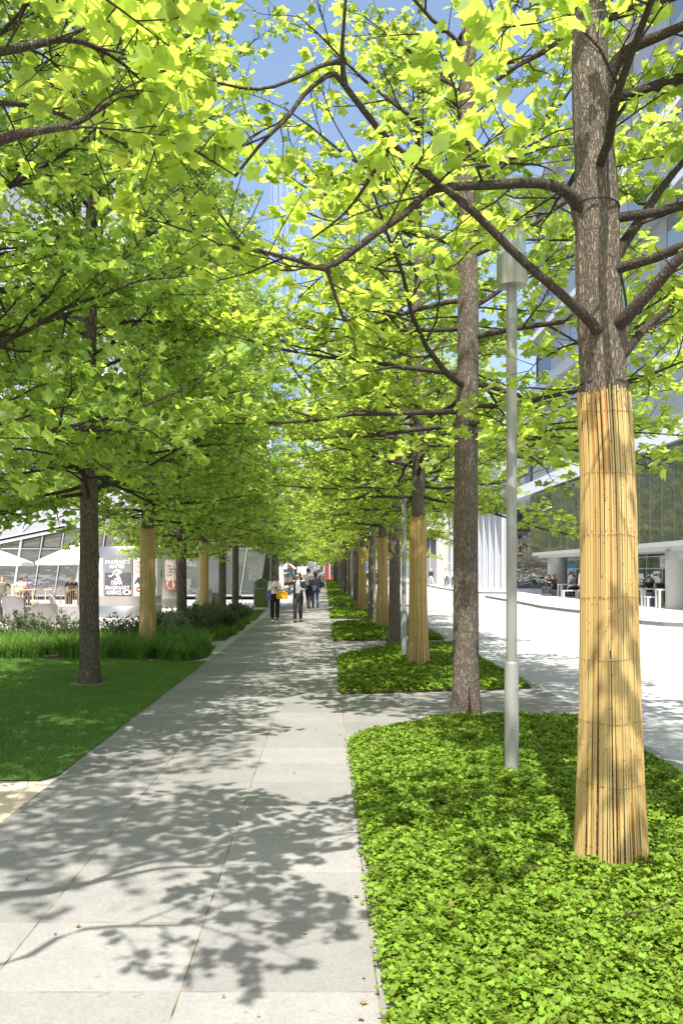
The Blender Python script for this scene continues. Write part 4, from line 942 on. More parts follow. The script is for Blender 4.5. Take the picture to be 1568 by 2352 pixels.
wtext('Arc',Pn,R1,11,1.60,.10,M['inkr'],p1,None,0,.01,'LEFT'); wshape(E(.10,.10),Pn,R1,16,1.02,M['inkr'],p1,'red_disc'); wshape(E(.05,.03),Pn,R1,16,1.02,M['inkw'],p1,'disc_mark',.014); wshape([(-.12,0),(.1,0),(.12,.12),(.02,.3),(-.04,.18),(-.1,.12)],Pn,R1,14,1.2,M['psea'],p1,'figure'); wshape(blob([(0,0),(.25,.1),(.22,.5),(.05,.7),(-.1,.3)]),Pn,R1,40,1.0,simple('poster_olive',(.25,.25,.12),.6,var=.4,nscale=9),p1,'picture')
p2=poster(D1,Pn,61,88,zA,zB,M['pwhite']); wshape(blob([(0,0),(.1,.1),(.08,.3),(.0,.35),(-.1,.15)]),Pn,R1,75,1.4,M['psea'],p2,'figure')
R2=1.2; D2,P2_=drum(-7.72,39.6,R2,2.66,'second steel poster drum half hidden behind the first')
zA2,zB2=.8,2.2
q=poster(D2,P2_,20,48,zA2,zB2,M['ppink']); band(P2_,20,48,zA2,1.25,M['pred'],q,'picture',.0075)
wshape(blob([(-.25,.1),(-.1,-.12),(.12,-.1),(.2,.05),(.1,.3),(.16,.8),(.0,1.05),(-.2,.9),(-.1,.4)]),P2_,R2,34,1.0,M['signw'],q,'figure')
for i,s in enumerate(('ella','angenius','reathing','olour')): wtext(s,P2_,R2,24,1.86-.135*i,.13,M['ink'],q,None,0,.014,'LEFT')
q=poster(D2,P2_,51,66,zA2,zB2,M['pwhite']); band(P2_,51,66,.8,1.4,M['pgrey'],q,'picture',.0075)

# railing
RL=empty('railing',(-13,36,0),0,'bronze bar railing in front of the seated cafe guests','railing')
M['bronze']=simple('bronze_bars',(.36,.27,.15),.5,.5); M['wood']=simple('pale_wood',(.62,.46,.28),.6,var=.15,nscale=20)
b=MB(); b.box(-4.2,-.02,1.02,-.02,.02,1.045); b.box(.12,-.02,1.02,3.45,.02,1.045); b.box(-4.2,-.02,.12,3.45,.02,.145); b.build('rail',simple('rail_top',(.10,.09,.08),.4,.4),RL)
x=-4.1
while x<3.4:
    if not(-.02<x<.12) : b=MB(); b.tube([(x,0,.145),(x,0,1.02)],.009,5,False); b.build('baluster',M['bronze'],RL)
    x+=.085
for x in (0.0,.0): pass
b=MB(); b.bbox(-.0,-.06,0,.10,.06,1.12,.01); b.build('post',M['wood'],RL)
# parasols
M['canvas']=leaf_mat('white_canvas',(.82,.81,.79),(.5,.48,.44),.2,.2,.8,.02)
def parasol(cx,cyy,hw,zb_,zt_,label,rz=.15):
    t=empty('parasol',(cx,cyy,0),rz,label,'parasol','white parasols over the cafe'); b=MB(); n=8
    rings=[]
    for k in range(7):
        f=k/6; r=hw*f; z=zt_-(zt_-zb_)*(f**1.08); ring=[]
        for j in range(16):
            a=pi/4+2*pi*j/16; m=max(abs(cos(a)),abs(sin(a))); rr2=r/m*(1-.02*sin(4*(a-pi/4))**2*f); ring.append((rr2*cos(a),rr2*sin(a),z-(.04*f*abs(sin(2*(a))) )))
        rings.append(ring)
    vs=[p for r_ in rings for p in r_]; fs=[(k*16+j,k*16+16+j,k*16+16+(j+1)%16,k*16+(j+1)%16) for k in range(6) for j in range(16)]; b.add(vs,fs)
    e=rings[-1]; vs=e+[(x,y,z-.16) for x,y,z in e]; b.add(vs,[(j,16+j,16+(j+1)%16,(j+1)%16) for j in range(16)]); b.build('canopy',M['canvas'],t)
    b=MB(); b.tube([(0,0,.05),(0,0,zt_+.08)],.03,10); b.build('pole',M['white'],t)
    for j in range(8):
        a=pi/4*j; e_=rings[-1][(j*2)%16]; a0=(e_[0]*.98,e_[1]*.98,e_[2]-.03); b=MB(); b.bar((0,0,zt_-.06),a0,.03); b.bar((0,0,zb_-.25),(e_[0]*.5,e_[1]*.5,(zt_+zb_)/2-.06),.022); b.build('rib',M['white'],t)
    b=MB(); b.lathe([(.35,0),(.35,.06),(.05,.08)],24); b.build('base',M['concrete'],t)
    return t
parasol(gx(181,38),38,1.55,2.12,2.92,'large white parasol seen whole, behind the dark trunk in the lawn')
parasol(gx(-18,40),40,1.6,2.1,2.75,'white parasol cut off by the left edge of the picture')
# wicker seats
def wicker():
    t=NT('wicker'); v=t.coord((1,1,1)); ch=t.new('ShaderNodeTexBrick'); t.l.new(v,ch.inputs[0]); t.val(ch.inputs['Color1'],(.36,.34,.34)); t.val(ch.inputs['Color2'],(.26,.25,.25)); t.val(ch.inputs['Mortar'],(.07,.07,.07)); ch.inputs['Scale'].default_value=26; ch.inputs['Mortar Size'].default_value=.03
    mp=t.new('ShaderNodeMapping'); tc=t.new('ShaderNodeTexCoord'); t.l.new(tc.outputs['Object'],mp.inputs[0]); mp.inputs['Rotation'].default_value=(radians(90),0,0); t.l.new(mp.outputs[0],ch.inputs[0])
    return t.done(t.pbr(ch.outputs[0],.6,0,t.bump(ch.outputs[1],.4,.004)))
M['wicker']=wicker()
def wchair(cx,cyy,rz,label,s=1.0,mat=None,wd=.8):
    t=empty('lounge_chair',(cx,cyy,0),rz,label,'lounge chair','grey woven lounge seats on the plaza'); t.scale=(s,s,s); mt=mat or M['wicker']; h=wd/2
    b=MB(); b.bbox(-h+.1,-.35,.05,h-.1,.3,.38,.03); b.build('seat',mt,t)
    for sg in (-1,1): b=MB(); b.bbox(*( (sg*h-.1*(sg>0)-0,-.4,.03,sg*h+.1*(sg<0),.36,.60) ),.03); b.build('armrest',mt,t)
    b=MB(); n=10
    vs=[]
    for lay,yo in ((0,0),(1,.08)):
        for zz,k in ((.0,0),(.45,.04),(.85,.12),(.95,.16)):
            for i in range(n+1):
                u=-1+2*i/n; vs.append((u*h*1.0,.30+k+yo-.10*u*u,zz+(.0 if zz<.9 else -.06*u*u)))
    m=n+1; f=[]
    for r_ in range(3):
        for i in range(n): a=r_*m+i; f.append((a,a+1,a+m+1,a+m)); a+=4*m; f.append((a+m,a+m+1,a+1,a))
    for i in range(n): a=3*m+i; f.append((a,a+1,a+4*m+1,a+4*m))
    for r_ in range(3): a=r_*m; f.append((a,a+m,a+5*m,a+4*m)); a=r_*m+n; f.append((a+4*m,a+5*m,a+m,a))
    b.add(vs,f); b.build('backrest',mt,t,True)
    return t
wchair(gx(45,27.5),27.5,2.9,'grey woven seat with its back to the camera, second from the left edge',.95)
wchair(gx(98,27.0),27.0,-2.6,'low grey woven sofa part between two chair backs',.72,None,1.1)
wchair(gx(150,27.6),27.6,1.9,'grey seat seen from the side with a tall smooth back, beside the lawn trunk',1.0,simple('smooth_grey_shell',(.30,.29,.29),.5))
wchair(gx(2,28.5),28.5,2.6,'dark grey seat at the left edge of the picture',.85,simple('dark_weave',(.09,.085,.085),.6))
wchair(gx(468,38.5),38.5,3.3,'grey seat between two trunks before the glazed wing',.95,bpy.data.materials['smooth_grey_shell'],.75)
wchair(gx(497,39),39.0,2.8,'small grey seat right of the slim wrapped trunk',.75,bpy.data.materials['smooth_grey_shell'],.75)
# white low kerb/plinth of the cafe deck
b=MB(); b.box(-30,37.2,.004,-9.3,46,.12); tag(b.build('pavement',M['plaza']),'pale raised deck of the cafe behind the railing',None,None,'structure')
def cafe_table(cx,cyy,label,mat,w=.7,h=.73):
    t=empty('cafe_table',(cx,cyy,.12),0,label,'table'); b=MB(); b.bbox(-w/2,-w/2,h-.03,w/2,w/2,h,.01); b.build('table_top',mat,t)
    for sx in (-1,1):
        for sy in (-1,1): b=MB(); b.bar((sx*(w/2-.05),sy*(w/2-.05),0),(sx*(w/2-.06),sy*(w/2-.06),h-.031),.035); b.build('leg',mat,t)
    return t
cafe_table(gx(66,38.6),38.6,'small pale table between the guests in white and purple',M['wood']); cafe_table(gx(172,38.4),38.4,'small pale table before the man in the dark polo shirt',M['wood']); cafe_table(gx(128,39.4),39.4,'white table and bare seat right of the railing post',M['white'],.8)
def cafe_chair(cx,cyy,rz,label,z=.12,mat=None):
    mat=mat or M['wood']; t=empty('cafe_chair',(cx,cyy,z),rz,label,'chair','cafe chairs behind the railing'); b=MB(); b.bbox(-.21,-.21,.43,.21,.21,.46,.01); b.build('seat',mat,t); b=MB(); b.bbox(-.2,.19,.62,.2,.215,.86,.01); b.build('backrest',mat,t)
    for sx in (-1,1):
        for sy in (-1,1): b=MB(); b.bar((sx*.19,sy*.19,0),(sx*.19,sy*.2,.43 if sy<0 else .86),.03); b.build('leg',mat,t)
# green litter bin
t=empty('litter_bin',(gx(600.5,39.9),39.9,0),0,'green peaked-roof litter bin with grey side posts','litter bin')
M['bing']=simple('bin_green',(.10,.15,.035),.5,var=.15,nscale=12); M['bingrey']=simple('bin_grey',(.30,.31,.28),.5,.3)
b=MB(); b.bbox(-.27,-.22,.0,.27,.22,.12,.01); b.build('plinth',M['bing'],t)
b=MB(); b.bbox(-.295,-.25,.121,.295,.25,.84,.015); b.build('body',M['bing'],t)
b=MB(); b.bbox(-.285,-.24,.842,.285,.24,.875,.01); b.build('rim',M['bingrey'],t)
b=MB(); b.add([(-.33,-.26,1.14),(.33,-.26,1.14),(0,-.26,1.36),(-.33,.26,1.14),(.33,.26,1.14),(0,.26,1.36)],[(0,1,2),(5,4,3),(0,3,4,1),(1,4,5,2),(2,5,3,0)]); b.build('roof',M['bing'],t)
for sx in (-1,1): b=MB(); b.bbox(sx*.33-.03,-.06,0,sx*.33+.03,.06,1.138,.008); b.build('post',M['bingrey'],t)
b=MB(); b.box(-.29,.2,.876,.29,.215,1.138); b.build('back_panel',M['bingrey'],t)

# ------------------------------------------------------------------ far end: cart, parasol, board, red building
t=empty('food_cart',(gx(658,92),92,0),0,'cream and brown food cart under a striped parasol at the end of the path','food cart')
M['cream']=simple('cart_cream',(.58,.48,.36),.5); M['brownp']=simple('cart_brown',(.14,.06,.05),.5)
b=MB(); b.bbox(-.82,-.4,.42,.82,.4,.98,.02); b.build('body',M['cream'],t); b=MB(); b.bbox(-.80,-.39,.18,.80,.39,.418,.02); b.build('skirt',M['brownp'],t); b=MB(); b.bbox(-.88,-.46,.982,.88,.46,1.02,.01); b.build('counter',M['alu'],t)
b=MB(); b.box(-.8,-.3,1.022,.3,.2,1.35); b.build('display_case',M['cglass'],t); b=MB(); 
for sx in (-.8,.3,.8): b.tube([(sx,.2,1.022),(sx,.2,1.6)],.015,5)
b.build('frame',M['alu'],t)
for sx in (-.5,.5):
    b=MB(); b.lathe([(.05,-.03),(.2,-.03),(.2,.03),(.05,.03)],20); o=b.build('wheel',M['rubber'],t); o.rotation_euler=(radians(90),0,0); o.location=(sx,-.42,.2)
b=MB(); b.lathe([(.13,0),(.13,.006)],16); o=b.build('emblem',M['inko'],t); o.rotation_euler=(radians(90),0,0); o.location=(.15,-.402,.72); o['label']='round golden emblem on the cart front'
def striped():
    t=NT('striped_canvas'); v=t.coord(); sp=t.new('ShaderNodeSeparateXYZ'); t.l.new(v,sp.inputs[0]); a=t.math('ARCTAN2',sp.outputs[1],sp.outputs[0]); k=t.math('GREATER_THAN',t.math('SINE',t.math('MULTIPLY',a,4)),0); return t.done(t.pbr(t.mix(k,(.75,.72,.70),(.09,.028,.04)),.8))
t=empty('striped_parasol',(gx(660,91),91,0),0,'maroon and white striped parasol over the food cart','parasol'); b=MB(); b.lathe([(.93,1.82),(.92,1.94),(.5,2.25),(.03,2.48)],24,cap=False); b.build('canopy',striped(),t); b=MB(); b.tube([(0,0,.05),(0,0,2.5)],.022,8); b.build('pole',M['dark'],t); b=MB(); b.lathe([(.25,0),(.25,.07),(.04,.09)],16); b.build('base',M['white'],t)
t=empty('display_board',(gx(693,84),84,0),.1,'tall white board with grey writing beside the food cart','board'); b=MB(); b.bbox(-.45,-.03,.12,.45,.03,2.05,.01); b.build('panel',M['pwhite'],t); b=MB(); b.bbox(-.4,-.2,0,-.34,.2,.12); b.bbox(.34,-.2,0,.4,.2,.12); b.build('foot',M['alu'],t); b=MB()
for i in range(6): b.box(-.3,-.034,1.2+.12*i,.05+.04*(i%3),-.0315,1.25+.12*i)
b.build('printed_lines',M['pgrey'],t)
t=empty('red_building',(2.2,165,0),0,'red-fronted building with white columns at the far end of the path','building'); b=MB(); b.box(-3.6,0,0,4.5,8,4.2); b.build('wall',simple('red_paint',(.28,.04,.035),.7),t)
for i in range(8): b=MB(); b.tube([(-3.3+i*1.05,-.35,0),(-3.3+i*1.05,-.35,3.6)],.12,8); b.build('column',M['white'],t)
for i in range(4): b=MB(); b.box(-3.2+i*1.9,-.05,.9,-2.2+i*1.9,-.002,2.6); b.build('window',M['wglass'],t)
b=MB(); b.box(-3.9,-.7,4.202,4.8,8.3,4.6); b.build('roof',M['darkc'],t)
t=empty('street_stall',(gx(839,100),100,0),0,'bright blue roofed stall glimpsed between the trunks far along the street','stall'); b=MB(); b.bbox(-1.0,-.8,1.9,1.0,.8,2.6,.05); b.build('roof',simple('blue_plastic',(.05,.25,.65),.5),t); b=MB(); b.box(-.9,-.7,0,.9,.7,1.898); b.build('body',M['white'],t)
# background blocks and trees
for (x0,y0,x1,y1,h,mt,lb) in ((-26,180,30,196,16,'cw1','grey office block closing the far end of the avenue'),(14,105,40,170,17,'cw2','pale block beyond the concrete building, right'),(-60,95,-14,120,22,'cw2','pale block behind the angular building, left')):
    t=empty('office_block',(x0,y0,0),0,lb,'building'); b=MB(); b.box(0,0,0,x1-x0,y1-y0,h); b.build('wall',M[mt],t); b=MB(); b.box(-.3,-.3,h+.002,x1-x0+.3,y1-y0+.3,h+.5); b.build('roof',M['white'],t)
bt=[(-3.2,95,1.15),(-6.0,98,1.2),(-8.5,104,1.2),(-5,110,1.25),(-2.6,118,1.1),(-10,96,1.1),(-4.2,128,1.2),(-7.5,84,1.0)]
for i,(x,y_,s) in enumerate(bt): place_tree('plane_tree',protoL[i%3],x,y_,i*1.3,s*.9,'leafy tree behind the food cart at the end of the path','leafy trees beyond the food cart',M['bark_dark'],M['leaf_r'])
bt=[(9,104,1.1),(7.5,118,1.1),(10,132,1.2),(6.5,145,1.1),(8.5,165,1.2),(4.6,160,1.1)]
for i,(x,y_,s) in enumerate(bt): place_tree('plane_tree',protoR[i%4],x,y_,i*1.7,s,'tree far down the street right of the avenue','street trees beyond the concrete building',M['bark_dark'],M['leaf_r'])

# litter: fallen leaves and a dead twig
rng=np.random.default_rng(91)
def litter(n,poly,z,seed,label,mt,size=.05):
    r=np.random.default_rng(seed); sp_=np.array(scatter(poly,n,seed)); n=len(sp_)
    P=np.column_stack([sp_,np.full(n,z)+r.random(n)*.01]); a=r.uniform(0,6.28,n)
    me=leaf_mesh('fallen_leaves',P,np.stack([np.cos(a),np.sin(a),r.normal(0,.1,n)],1),np.stack([r.normal(0,.2,n),r.normal(0,.2,n),np.ones(n)],1),size*r.uniform(.4,1.2,n),r)
    tag(link_mesh('fallen_leaves',me,mt),label,'fallen leaves',None,'stuff')
M['dry']=leaf_mat('dry_leaf',(.26,.17,.07),(.2,.12,.04),.2,.2,.7,.9)
litter(60,[(-2.1,3),(.2,3),(.2,20),(-2.1,20)],.008,5,'a few small dry leaves and bits scattered on the slab path',M['dry'],.022)
litter(90,[(-2.6,7),(-2.15,7),(-2.15,16),(-2.6,16)],.02,6,'dry leaves caught along the edge of the lawn',M['dry'],.03)
litter(35,[(.12,2),(.3,2),(.3,9),(.12,9)],.012,7,'dry leaves along the edge of the nearest ground cover bed',M['dry'],.024)
litter(70,LAWN,.035,8,'yellowed leaves lying on the lawn',M['dry'],.045)
litter(60,B1,.14,9,'dry leaves lying on the nearest ground cover bed',M['dry'],.035)
b=MB(); b.tube(spline([(1.25,3.78,.15),(1.36,3.86,.17),(1.47,3.9,.165),(1.62,3.99,.18)],10),[.004]*5+[.003]*5,6); b.tube([(1.47,3.9,.165),(1.50,3.99,.17),(1.49,4.05,.16)],.002,5); tag(b.build('fallen_twig',M['limb']),'thin dead twig lying on the ground cover in front of the nearest wrap','twig')
# ------------------------------------------------------------------ people
SK={'light':simple('skin_light',(.62,.40,.30),.5,var=.06),'tan':simple('skin_tan',(.50,.30,.20),.5,var=.06),'dark':simple('skin_dark',(.17,.085,.05),.45,var=.08)}
HR={'black':simple('hair_black',(.012,.010,.010),.45,var=.3,nscale=60),'brown':simple('hair_brown',(.10,.05,.025),.5,var=.3,nscale=60),'red':simple('hair_red',(.20,.07,.03),.5,var=.3,nscale=60),'grey':simple('hair_grey',(.35,.33,.31),.6,var=.2,nscale=60)}
_cl={}
def cloth(c,kind=None):
    key=(c,kind)
    if key not in _cl:
        if kind=='dots':
            t=NT('dotted_blouse'); v=t.coord(); d=t.vor(34,v); k=t.math('LESS_THAN',d,.24); _cl[key]=t.done(t.pbr(t.mix(k,c,(.06,.05,.07)),.8))
        else: _cl[key]=simple('cloth_%d'%len(_cl),c,.85,var=.15,nscale=20,bump=.15)
    return _cl[key]
def ik(a,b_,l1,l2,pole):
    a,b_=Vector(a),Vector(b_); d=b_-a; L=min(d.length,(l1+l2)*.999); d.normalize(); b_=a+d*L
    x=(l1*l1-l2*l2+L*L)/(2*L); h=math.sqrt(max(0,l1*l1-x*x)); p=Vector(pole); p=(p-d*p.dot(d)).normalized(); return a+d*x+p*h,b_
def etube(b,secs,n=14,cap=True):
    """secs: list of (centre, rx, ry) stacked; ellipse in the local XY plane"""
    vs=[]
    for c,rx,ry in secs:
        for k in range(n): a=2*pi*k/n; vs.append((c[0]+rx*cos(a),c[1]+ry*sin(a),c[2]))
    fs=[(i*n+k,i*n+(k+1)%n,i*n+n+(k+1)%n,i*n+n+k) for i in range(len(secs)-1) for k in range(n)]
    if cap: fs+= [tuple(range(n-1,-1,-1)),tuple(range((len(secs)-1)*n,len(secs)*n))]
    b.add(vs,fs)
def skin_mesh(verts,edges,rad):
    me=bpy.data.meshes.new('sk'); me.from_pydata([tuple(v) for v in verts],edges,[]); o=bpy.data.objects.new('sk',me); COL.objects.link(o)
    m=o.modifiers.new('s','SKIN'); m.use_smooth_shade=True
    for i,r in enumerate(rad): me.skin_vertices[0].data[i].radius=r if hasattr(r,'__len__') else (r,r)
    me.skin_vertices[0].data[0].use_root=True
    s=o.modifiers.new('u','SUBSURF'); s.levels=1; s.render_levels=1
    dg=bpy.context.evaluated_depsgraph_get(); out=bpy.data.meshes.new_from_object(o.evaluated_get(dg)); bpy.data.objects.remove(o); return out
def person(x,y,rz,h,label,group=None,top=(.5,.5,.5),bottom=(.05,.05,.06),skin='light',hair='brown',style='short',feet=((.1,-.05,0),(-.1,.1,0)),hands=((.25,-.05,.8),(-.25,.0,.8)),seat=None,z=0,sleeve='long',tl=.1,shoe=(.03,.03,.03),lean=0.0,turn=0.0,tilt=0.0,mask=False,jacket=None,topkind=None,female=False,curl=True):
    s=h/1.70; t=empty('person',(x,y,z),rz,label,'person',group); t.scale=(s,s,s)
    pz=seat if seat else .92; w=.9 if female else 1.0
    ph=Vector((0,0,pz)); ch=Vector((0,-lean*.36,pz+.37)); nk=Vector((0,-lean*.5,pz+.53)); hd=Vector((0,-lean*.56-.01,pz+.66))
    hipL=[Vector((.09,0,pz-.02)),Vector((-.09,0,pz-.02))]; shd_=[Vector((.185*w,-lean*.45,pz+.475)),Vector((-.185*w,-lean*.45,pz+.475))]
    kn=[];an=[]
    for i in (0,1):
        f=Vector(feet[i]); f.z+=.085; k_,a_=ik(hipL[i],f,.43,.42,(0,-1,.15) ); kn.append(k_); an.append(a_)
    el=[];wr=[]
    for i in (0,1):
        e_,w_=ik(shd_[i],hands[i],.29,.25,((.5 if i==0 else -.5),1,-.3)); el.append(e_); wr.append(w_)
    V=[ph,ph+Vector((0,0,.17)),ch,nk-Vector((0,0,.05)),nk]; R=[(.13*w,.10),(.115*w,.09),(.14*w,.10),(.06,.06),(.05,.052)]; E=[(0,1),(1,2),(2,3),(3,4)]
    Rt=Matrix.Rotation(turn,3,'Z')@Matrix.Rotation(tilt,3,'X')
    def H(v): return hd+Rt@Vector(v)
    n=len(V); V+=[H((0,.005,-.07)),H((0,.0,0)),H((0,.012,.07)),H((0,-.05,-.075)),H((0,-.10,-.015))]; R+=[.058,(.077,.085),(.062,.07),.034,.014]; E+=[(4,n),(n,n+1),(n+1,n+2),(n,n+3),(n+1,n+4)]
    def chain(par,pts,rs):
        k=len(V); 
        for i,(p,r) in enumerate(zip(pts,rs)): V.append(Vector(p)); R.append(r); E.append((par if i==0 else k+i-1,k+i))
    for i in (0,1):
        chain(3,[shd_[i],(shd_[i]+el[i])/2,el[i],(el[i]*.55+wr[i]*.45),wr[i]],[.055*w,.045*w,.036*w,.036*w,.024])
        chain(0,[hipL[i],hipL[i]*.5+kn[i]*.5,kn[i],kn[i]*.6+an[i]*.4,an[i]],[.085,.075,.052,.052,.034])
        toe=an[i]+Vector((0,-.15,-.055)); chain(len(V)-1,[toe],[.028])
    me=skin_mesh(V,E,R); b=MB(); b.v=[tuple(v.co) for v in me.vertices]; b.f=[tuple(p.vertices) for p in me.polygons]; b.c=[.5]*len(b.f)
    # hands: palm, four fingers, thumb
    for i in (0,1):
        d=(wr[i]-el[i]).normalized(); side=Vector((-1 if i==0 else 1,0,0)); side=(side-d*side.dot(d)).normalized(); nn=d.cross(side)
        if nn.y>0: nn=-nn
        pc=wr[i]+d*.045; b.tube([wr[i]-d*.01,wr[i]+d*.03,wr[i]+d*.075],[.024,.034,.030],8)
        for j in range(4):
            st=wr[i]+d*.07+side*(.024-.016*j); L_=(.062,.070,.066,.052)[j]; c1=st+d*L_*.5+nn*.004; c2=c1+(d*.75+nn*.65).normalized()*L_*.5; b.tube([st,c1,c2],[.0085,.008,.0065],6)
        st=wr[i]+d*.025+side*.026; b.tube([st,st+(d*.7+side*.7).normalized()*.035,st+(d*.95+side*.35+nn*.25).normalized()*.065],[.011,.0095,.007],6)
    # eyes, ears as relief on the same surface
    for sx in (-1,1): b.ball(H((sx*.076,.01,-.01)),(.012,.02,.03),8,6,Rt.to_4x4())
    b.build('body',SK[skin],t,True)
    eb=MB()
    for sx in (-1,1): eb.ball(H((sx*.031,-.080,.008)),(.012,.006,.006),8,6)
    eb.build('eyes',M['ink'],t); mb=MB(); mb.ball(H((0,-.082,-.052)),(.022,.006,.006),8,6)
    if mask: mb=MB(); mb.ball(H((0,-.045,-.045)),(.06,.062,.045),12,8)
    mb.build('mask' if mask else 'lips',cloth((.65,.72,.78)) if mask else M['inkr'] if female else SK['tan'],t,True)
    # hair
    b=MB(); b.ball(H((0,.034,.034)),(.090,.092,.088),16,10,Rt.to_4x4()); hb=[v for v in b.v]
    if style=='bun': b.ball(H((0,.035,.135)),(.05,.05,.042),12,8)
    if style=='long': etube(b,[(H((0,.03,.04)),.093,.09),(H((0,.045,-.05)),.098,.075),(H((0,.06,-.15)),.105,.06),(H((0,.06,-.26)),.085,.045),(H((0,.06,-.33)),.03,.02)])
    if style=='bob': etube(b,[(H((0,.03,.04)),.095,.092),(H((0,.04,-.06)),.105,.085),(H((0,.04,-.13)),.09,.06)])
    b.build('hair',HR[hair],t,True)
    # top
    b=MB(); hem=pz-.04 if not seat else pz+.02
    etube(b,[((0,0,hem),.155*w,.115),((0,0,pz+.08),.145*w,.11),((0,-lean*.15,pz+.2),.135*w,.10),((0,-lean*.33,pz+.34),.165*w,.118),((0,-lean*.42,pz+.44),.168*w,.10),((0,-lean*.47,pz+.50),.11*w,.07),((0,-lean*.49,pz+.525),.062,.06)],18)
    for i in (0,1):
        ws=wr[i] if sleeve=='long' else (shd_[i]+el[i])/2+(el[i]-shd_[i])*.2
        pts=[shd_[i]+(Vector((-.05,0,.0)) if i==0 else Vector((.05,0,0))),shd_[i],(shd_[i]+el[i])/2]+([el[i],(el[i]+wr[i])/2,wr[i]-(wr[i]-el[i])*.06] if sleeve=='long' else [(shd_[i]*.3+el[i]*.7)])
        b.tube(pts,[.055,.066,.057]+([.049,.046,.037] if sleeve=='long' else [.056]),10)
    b.build('top',cloth(top,topkind),t,True)
    if jacket:
        b=MB(); n=16
        for sg in (-1,1):
            vs=[]
            for zz,rx,ry in ((hem-.22,.19,.15),(pz+.1,.175,.14),(pz+.3,.19,.145),(pz+.46,.185,.125),(pz+.51,.12,.085)):
                for k in range(n+1): a=-pi/2+sg*(.5+(pi-.5)*k/n); vs.append((rx*w*cos(a),ry*sin(a)-lean*.3*(zz-pz)/.4,zz))
            m=n+1; fs=[(r_*m+k,r_*m+k+1,r_*m+m+k+1,r_*m+m+k) for r_ in range(4) for k in range(n)]
            b.add(vs,fs)
        for i in (0,1): b.tube([shd_[i],(shd_[i]+el[i])/2,el[i]],[.074,.066,.06],10)
        o=b.build('cardigan',cloth(jacket),t,True); mm=o.modifiers.new('t','SOLIDIFY'); mm.thickness=.012
    # trousers
    b=MB(); etube(b,[((0,0,pz-.12),.15*w,.115),((0,0,pz-.04),.165*w,.125),((0,0,pz+.05),.15*w,.115),((0,0,pz+.10),.14*w,.108)],18)
    for i in (0,1):
        e_=kn[i]+(an[i]-kn[i])*(1-tl); b.tube([hipL[i]+Vector((0,0,-.0)),hipL[i]*.7+kn[i]*.3,kn[i]*.9+hipL[i]*.1,kn[i]*.85+e_*.15,e_],[.098*w,.092,.072,.070,.058],12)
    b.build('trousers',cloth(bottom),t,True)
    for i in (0,1):
        b=MB(); a=an[i]; b.ball(a+Vector((0,-.055,-.045)),(.045,.135,.045),12,8); b.ball(a+Vector((0,.01,-.01)),(.043,.05,.05),10,6); b.build('shoe',cloth(shoe),t,True)
    return t,dict(wr=wr,el=el,sh=shd_,hd=hd)
G1='people walking on the path'
# two women approaching
yA=27.9; xA=gx(631,yA)
person(xA,yA,.05,1.60,'woman with a hair bun, dotted white blouse and black cropped trousers walking toward us',G1,top=(.66,.64,.60),topkind='dots',bottom=(.012,.011,.013),skin='dark',hair='black',style='bun',feet=((.09,-.16,0),(-.08,.10,.02)),hands=((.07,-.30,1.20),(-.09,-.29,1.23)),tl=.28,shoe=(.65,.65,.65),tilt=.25,female=True)
yB=28.2; xB=gx(685,yB)
person(xB,yB,-.1,1.62,'dark-haired woman in a black cardigan over a grey-blue top eating as she walks',G1,top=(.30,.37,.42),bottom=(.02,.02,.024),skin='tan',hair='black',style='long',feet=((.07,.10,.02),(-.09,-.15,0)),hands=((.14,-.28,1.12),(-.20,-.25,1.24)),tl=.14,shoe=(.05,.03,.03),turn=-.5,jacket=(.012,.012,.014),female=True)
# handbag
def handbag(x,y,z,rz,w,h,d,mat,label,strap=.1,name='handbag'):
    t=empty(name,(x,y,z),rz,label,'bag'); b=MB(); prof=[(-.5,0),(.5,0),(.56,.35),(.50,.8),(.3,1.0),(-.3,1.0),(-.50,.8),(-.56,.35)]
    vs=[(px*w,sy*d/2*(1-.35*pz_),pz_*h) for sy in (-1,1) for px,pz_ in prof]; n=8; b.add(vs,[tuple(range(n)),tuple(range(2*n-1,n-1,-1))]+[((i+1)%n,i,n+i,n+(i+1)%n) for i in range(n)]); o=b.build('body',mat,t); m=o.modifiers.new('bv','BEVEL'); m.width=.012; m.segments=2
    b=MB(); b.tube(spline([(-w*.28,0,h*.95),(-w*.24,0,h+strap*.8),(0,0,h+strap),(w*.24,0,h+strap*.8),(w*.28,0,h*.95)],14),.009,6); b.build('handle',mat,t)
    b=MB(); b.box(-w*.4,-d*.34,h*.86,w*.4,-d*.325,h*.885); b.build('zip',M['dark'],t); return t
M['yellowbag']=simple('yellow_leather',(.72,.36,.015),.35,var=.1); M['purple']=simple('purple_cloth',(.13,.11,.36),.7); M['blackbag']=simple('black_bag',(.015,.014,.014),.5); M['taupe']=simple('taupe_pack',(.16,.14,.14),.7)
handbag(gx(648,yA-.35),yA-.35,.79,0,.33,.25,.17,M['yellowbag'],'bright yellow handbag hanging from the arm of the woman in the dotted blouse',.15)
handbag(gx(617,yA-.05),yA-.05,.70,.2,.11,.36,.12,M['purple'],'purple cloth bag at the side of the woman in the dotted blouse',.12,'cloth_bag')
for (px,Y,zz,c,lb) in ((628,yA-.36,1.14,M['signw'],'small pale cup in the hands of the woman in the dotted blouse'),(691,yB-.34,1.09,simple('yellow_cup',(.7,.6,.2),.5),'small yellow cup held by the woman in the black cardigan')):
    b=MB(); b.lathe([(.028,0),(.038,.07)],14); o=b.build('cup',c); o.location=(gx(px,Y),Y,zz); tag(o,lb,'cup')
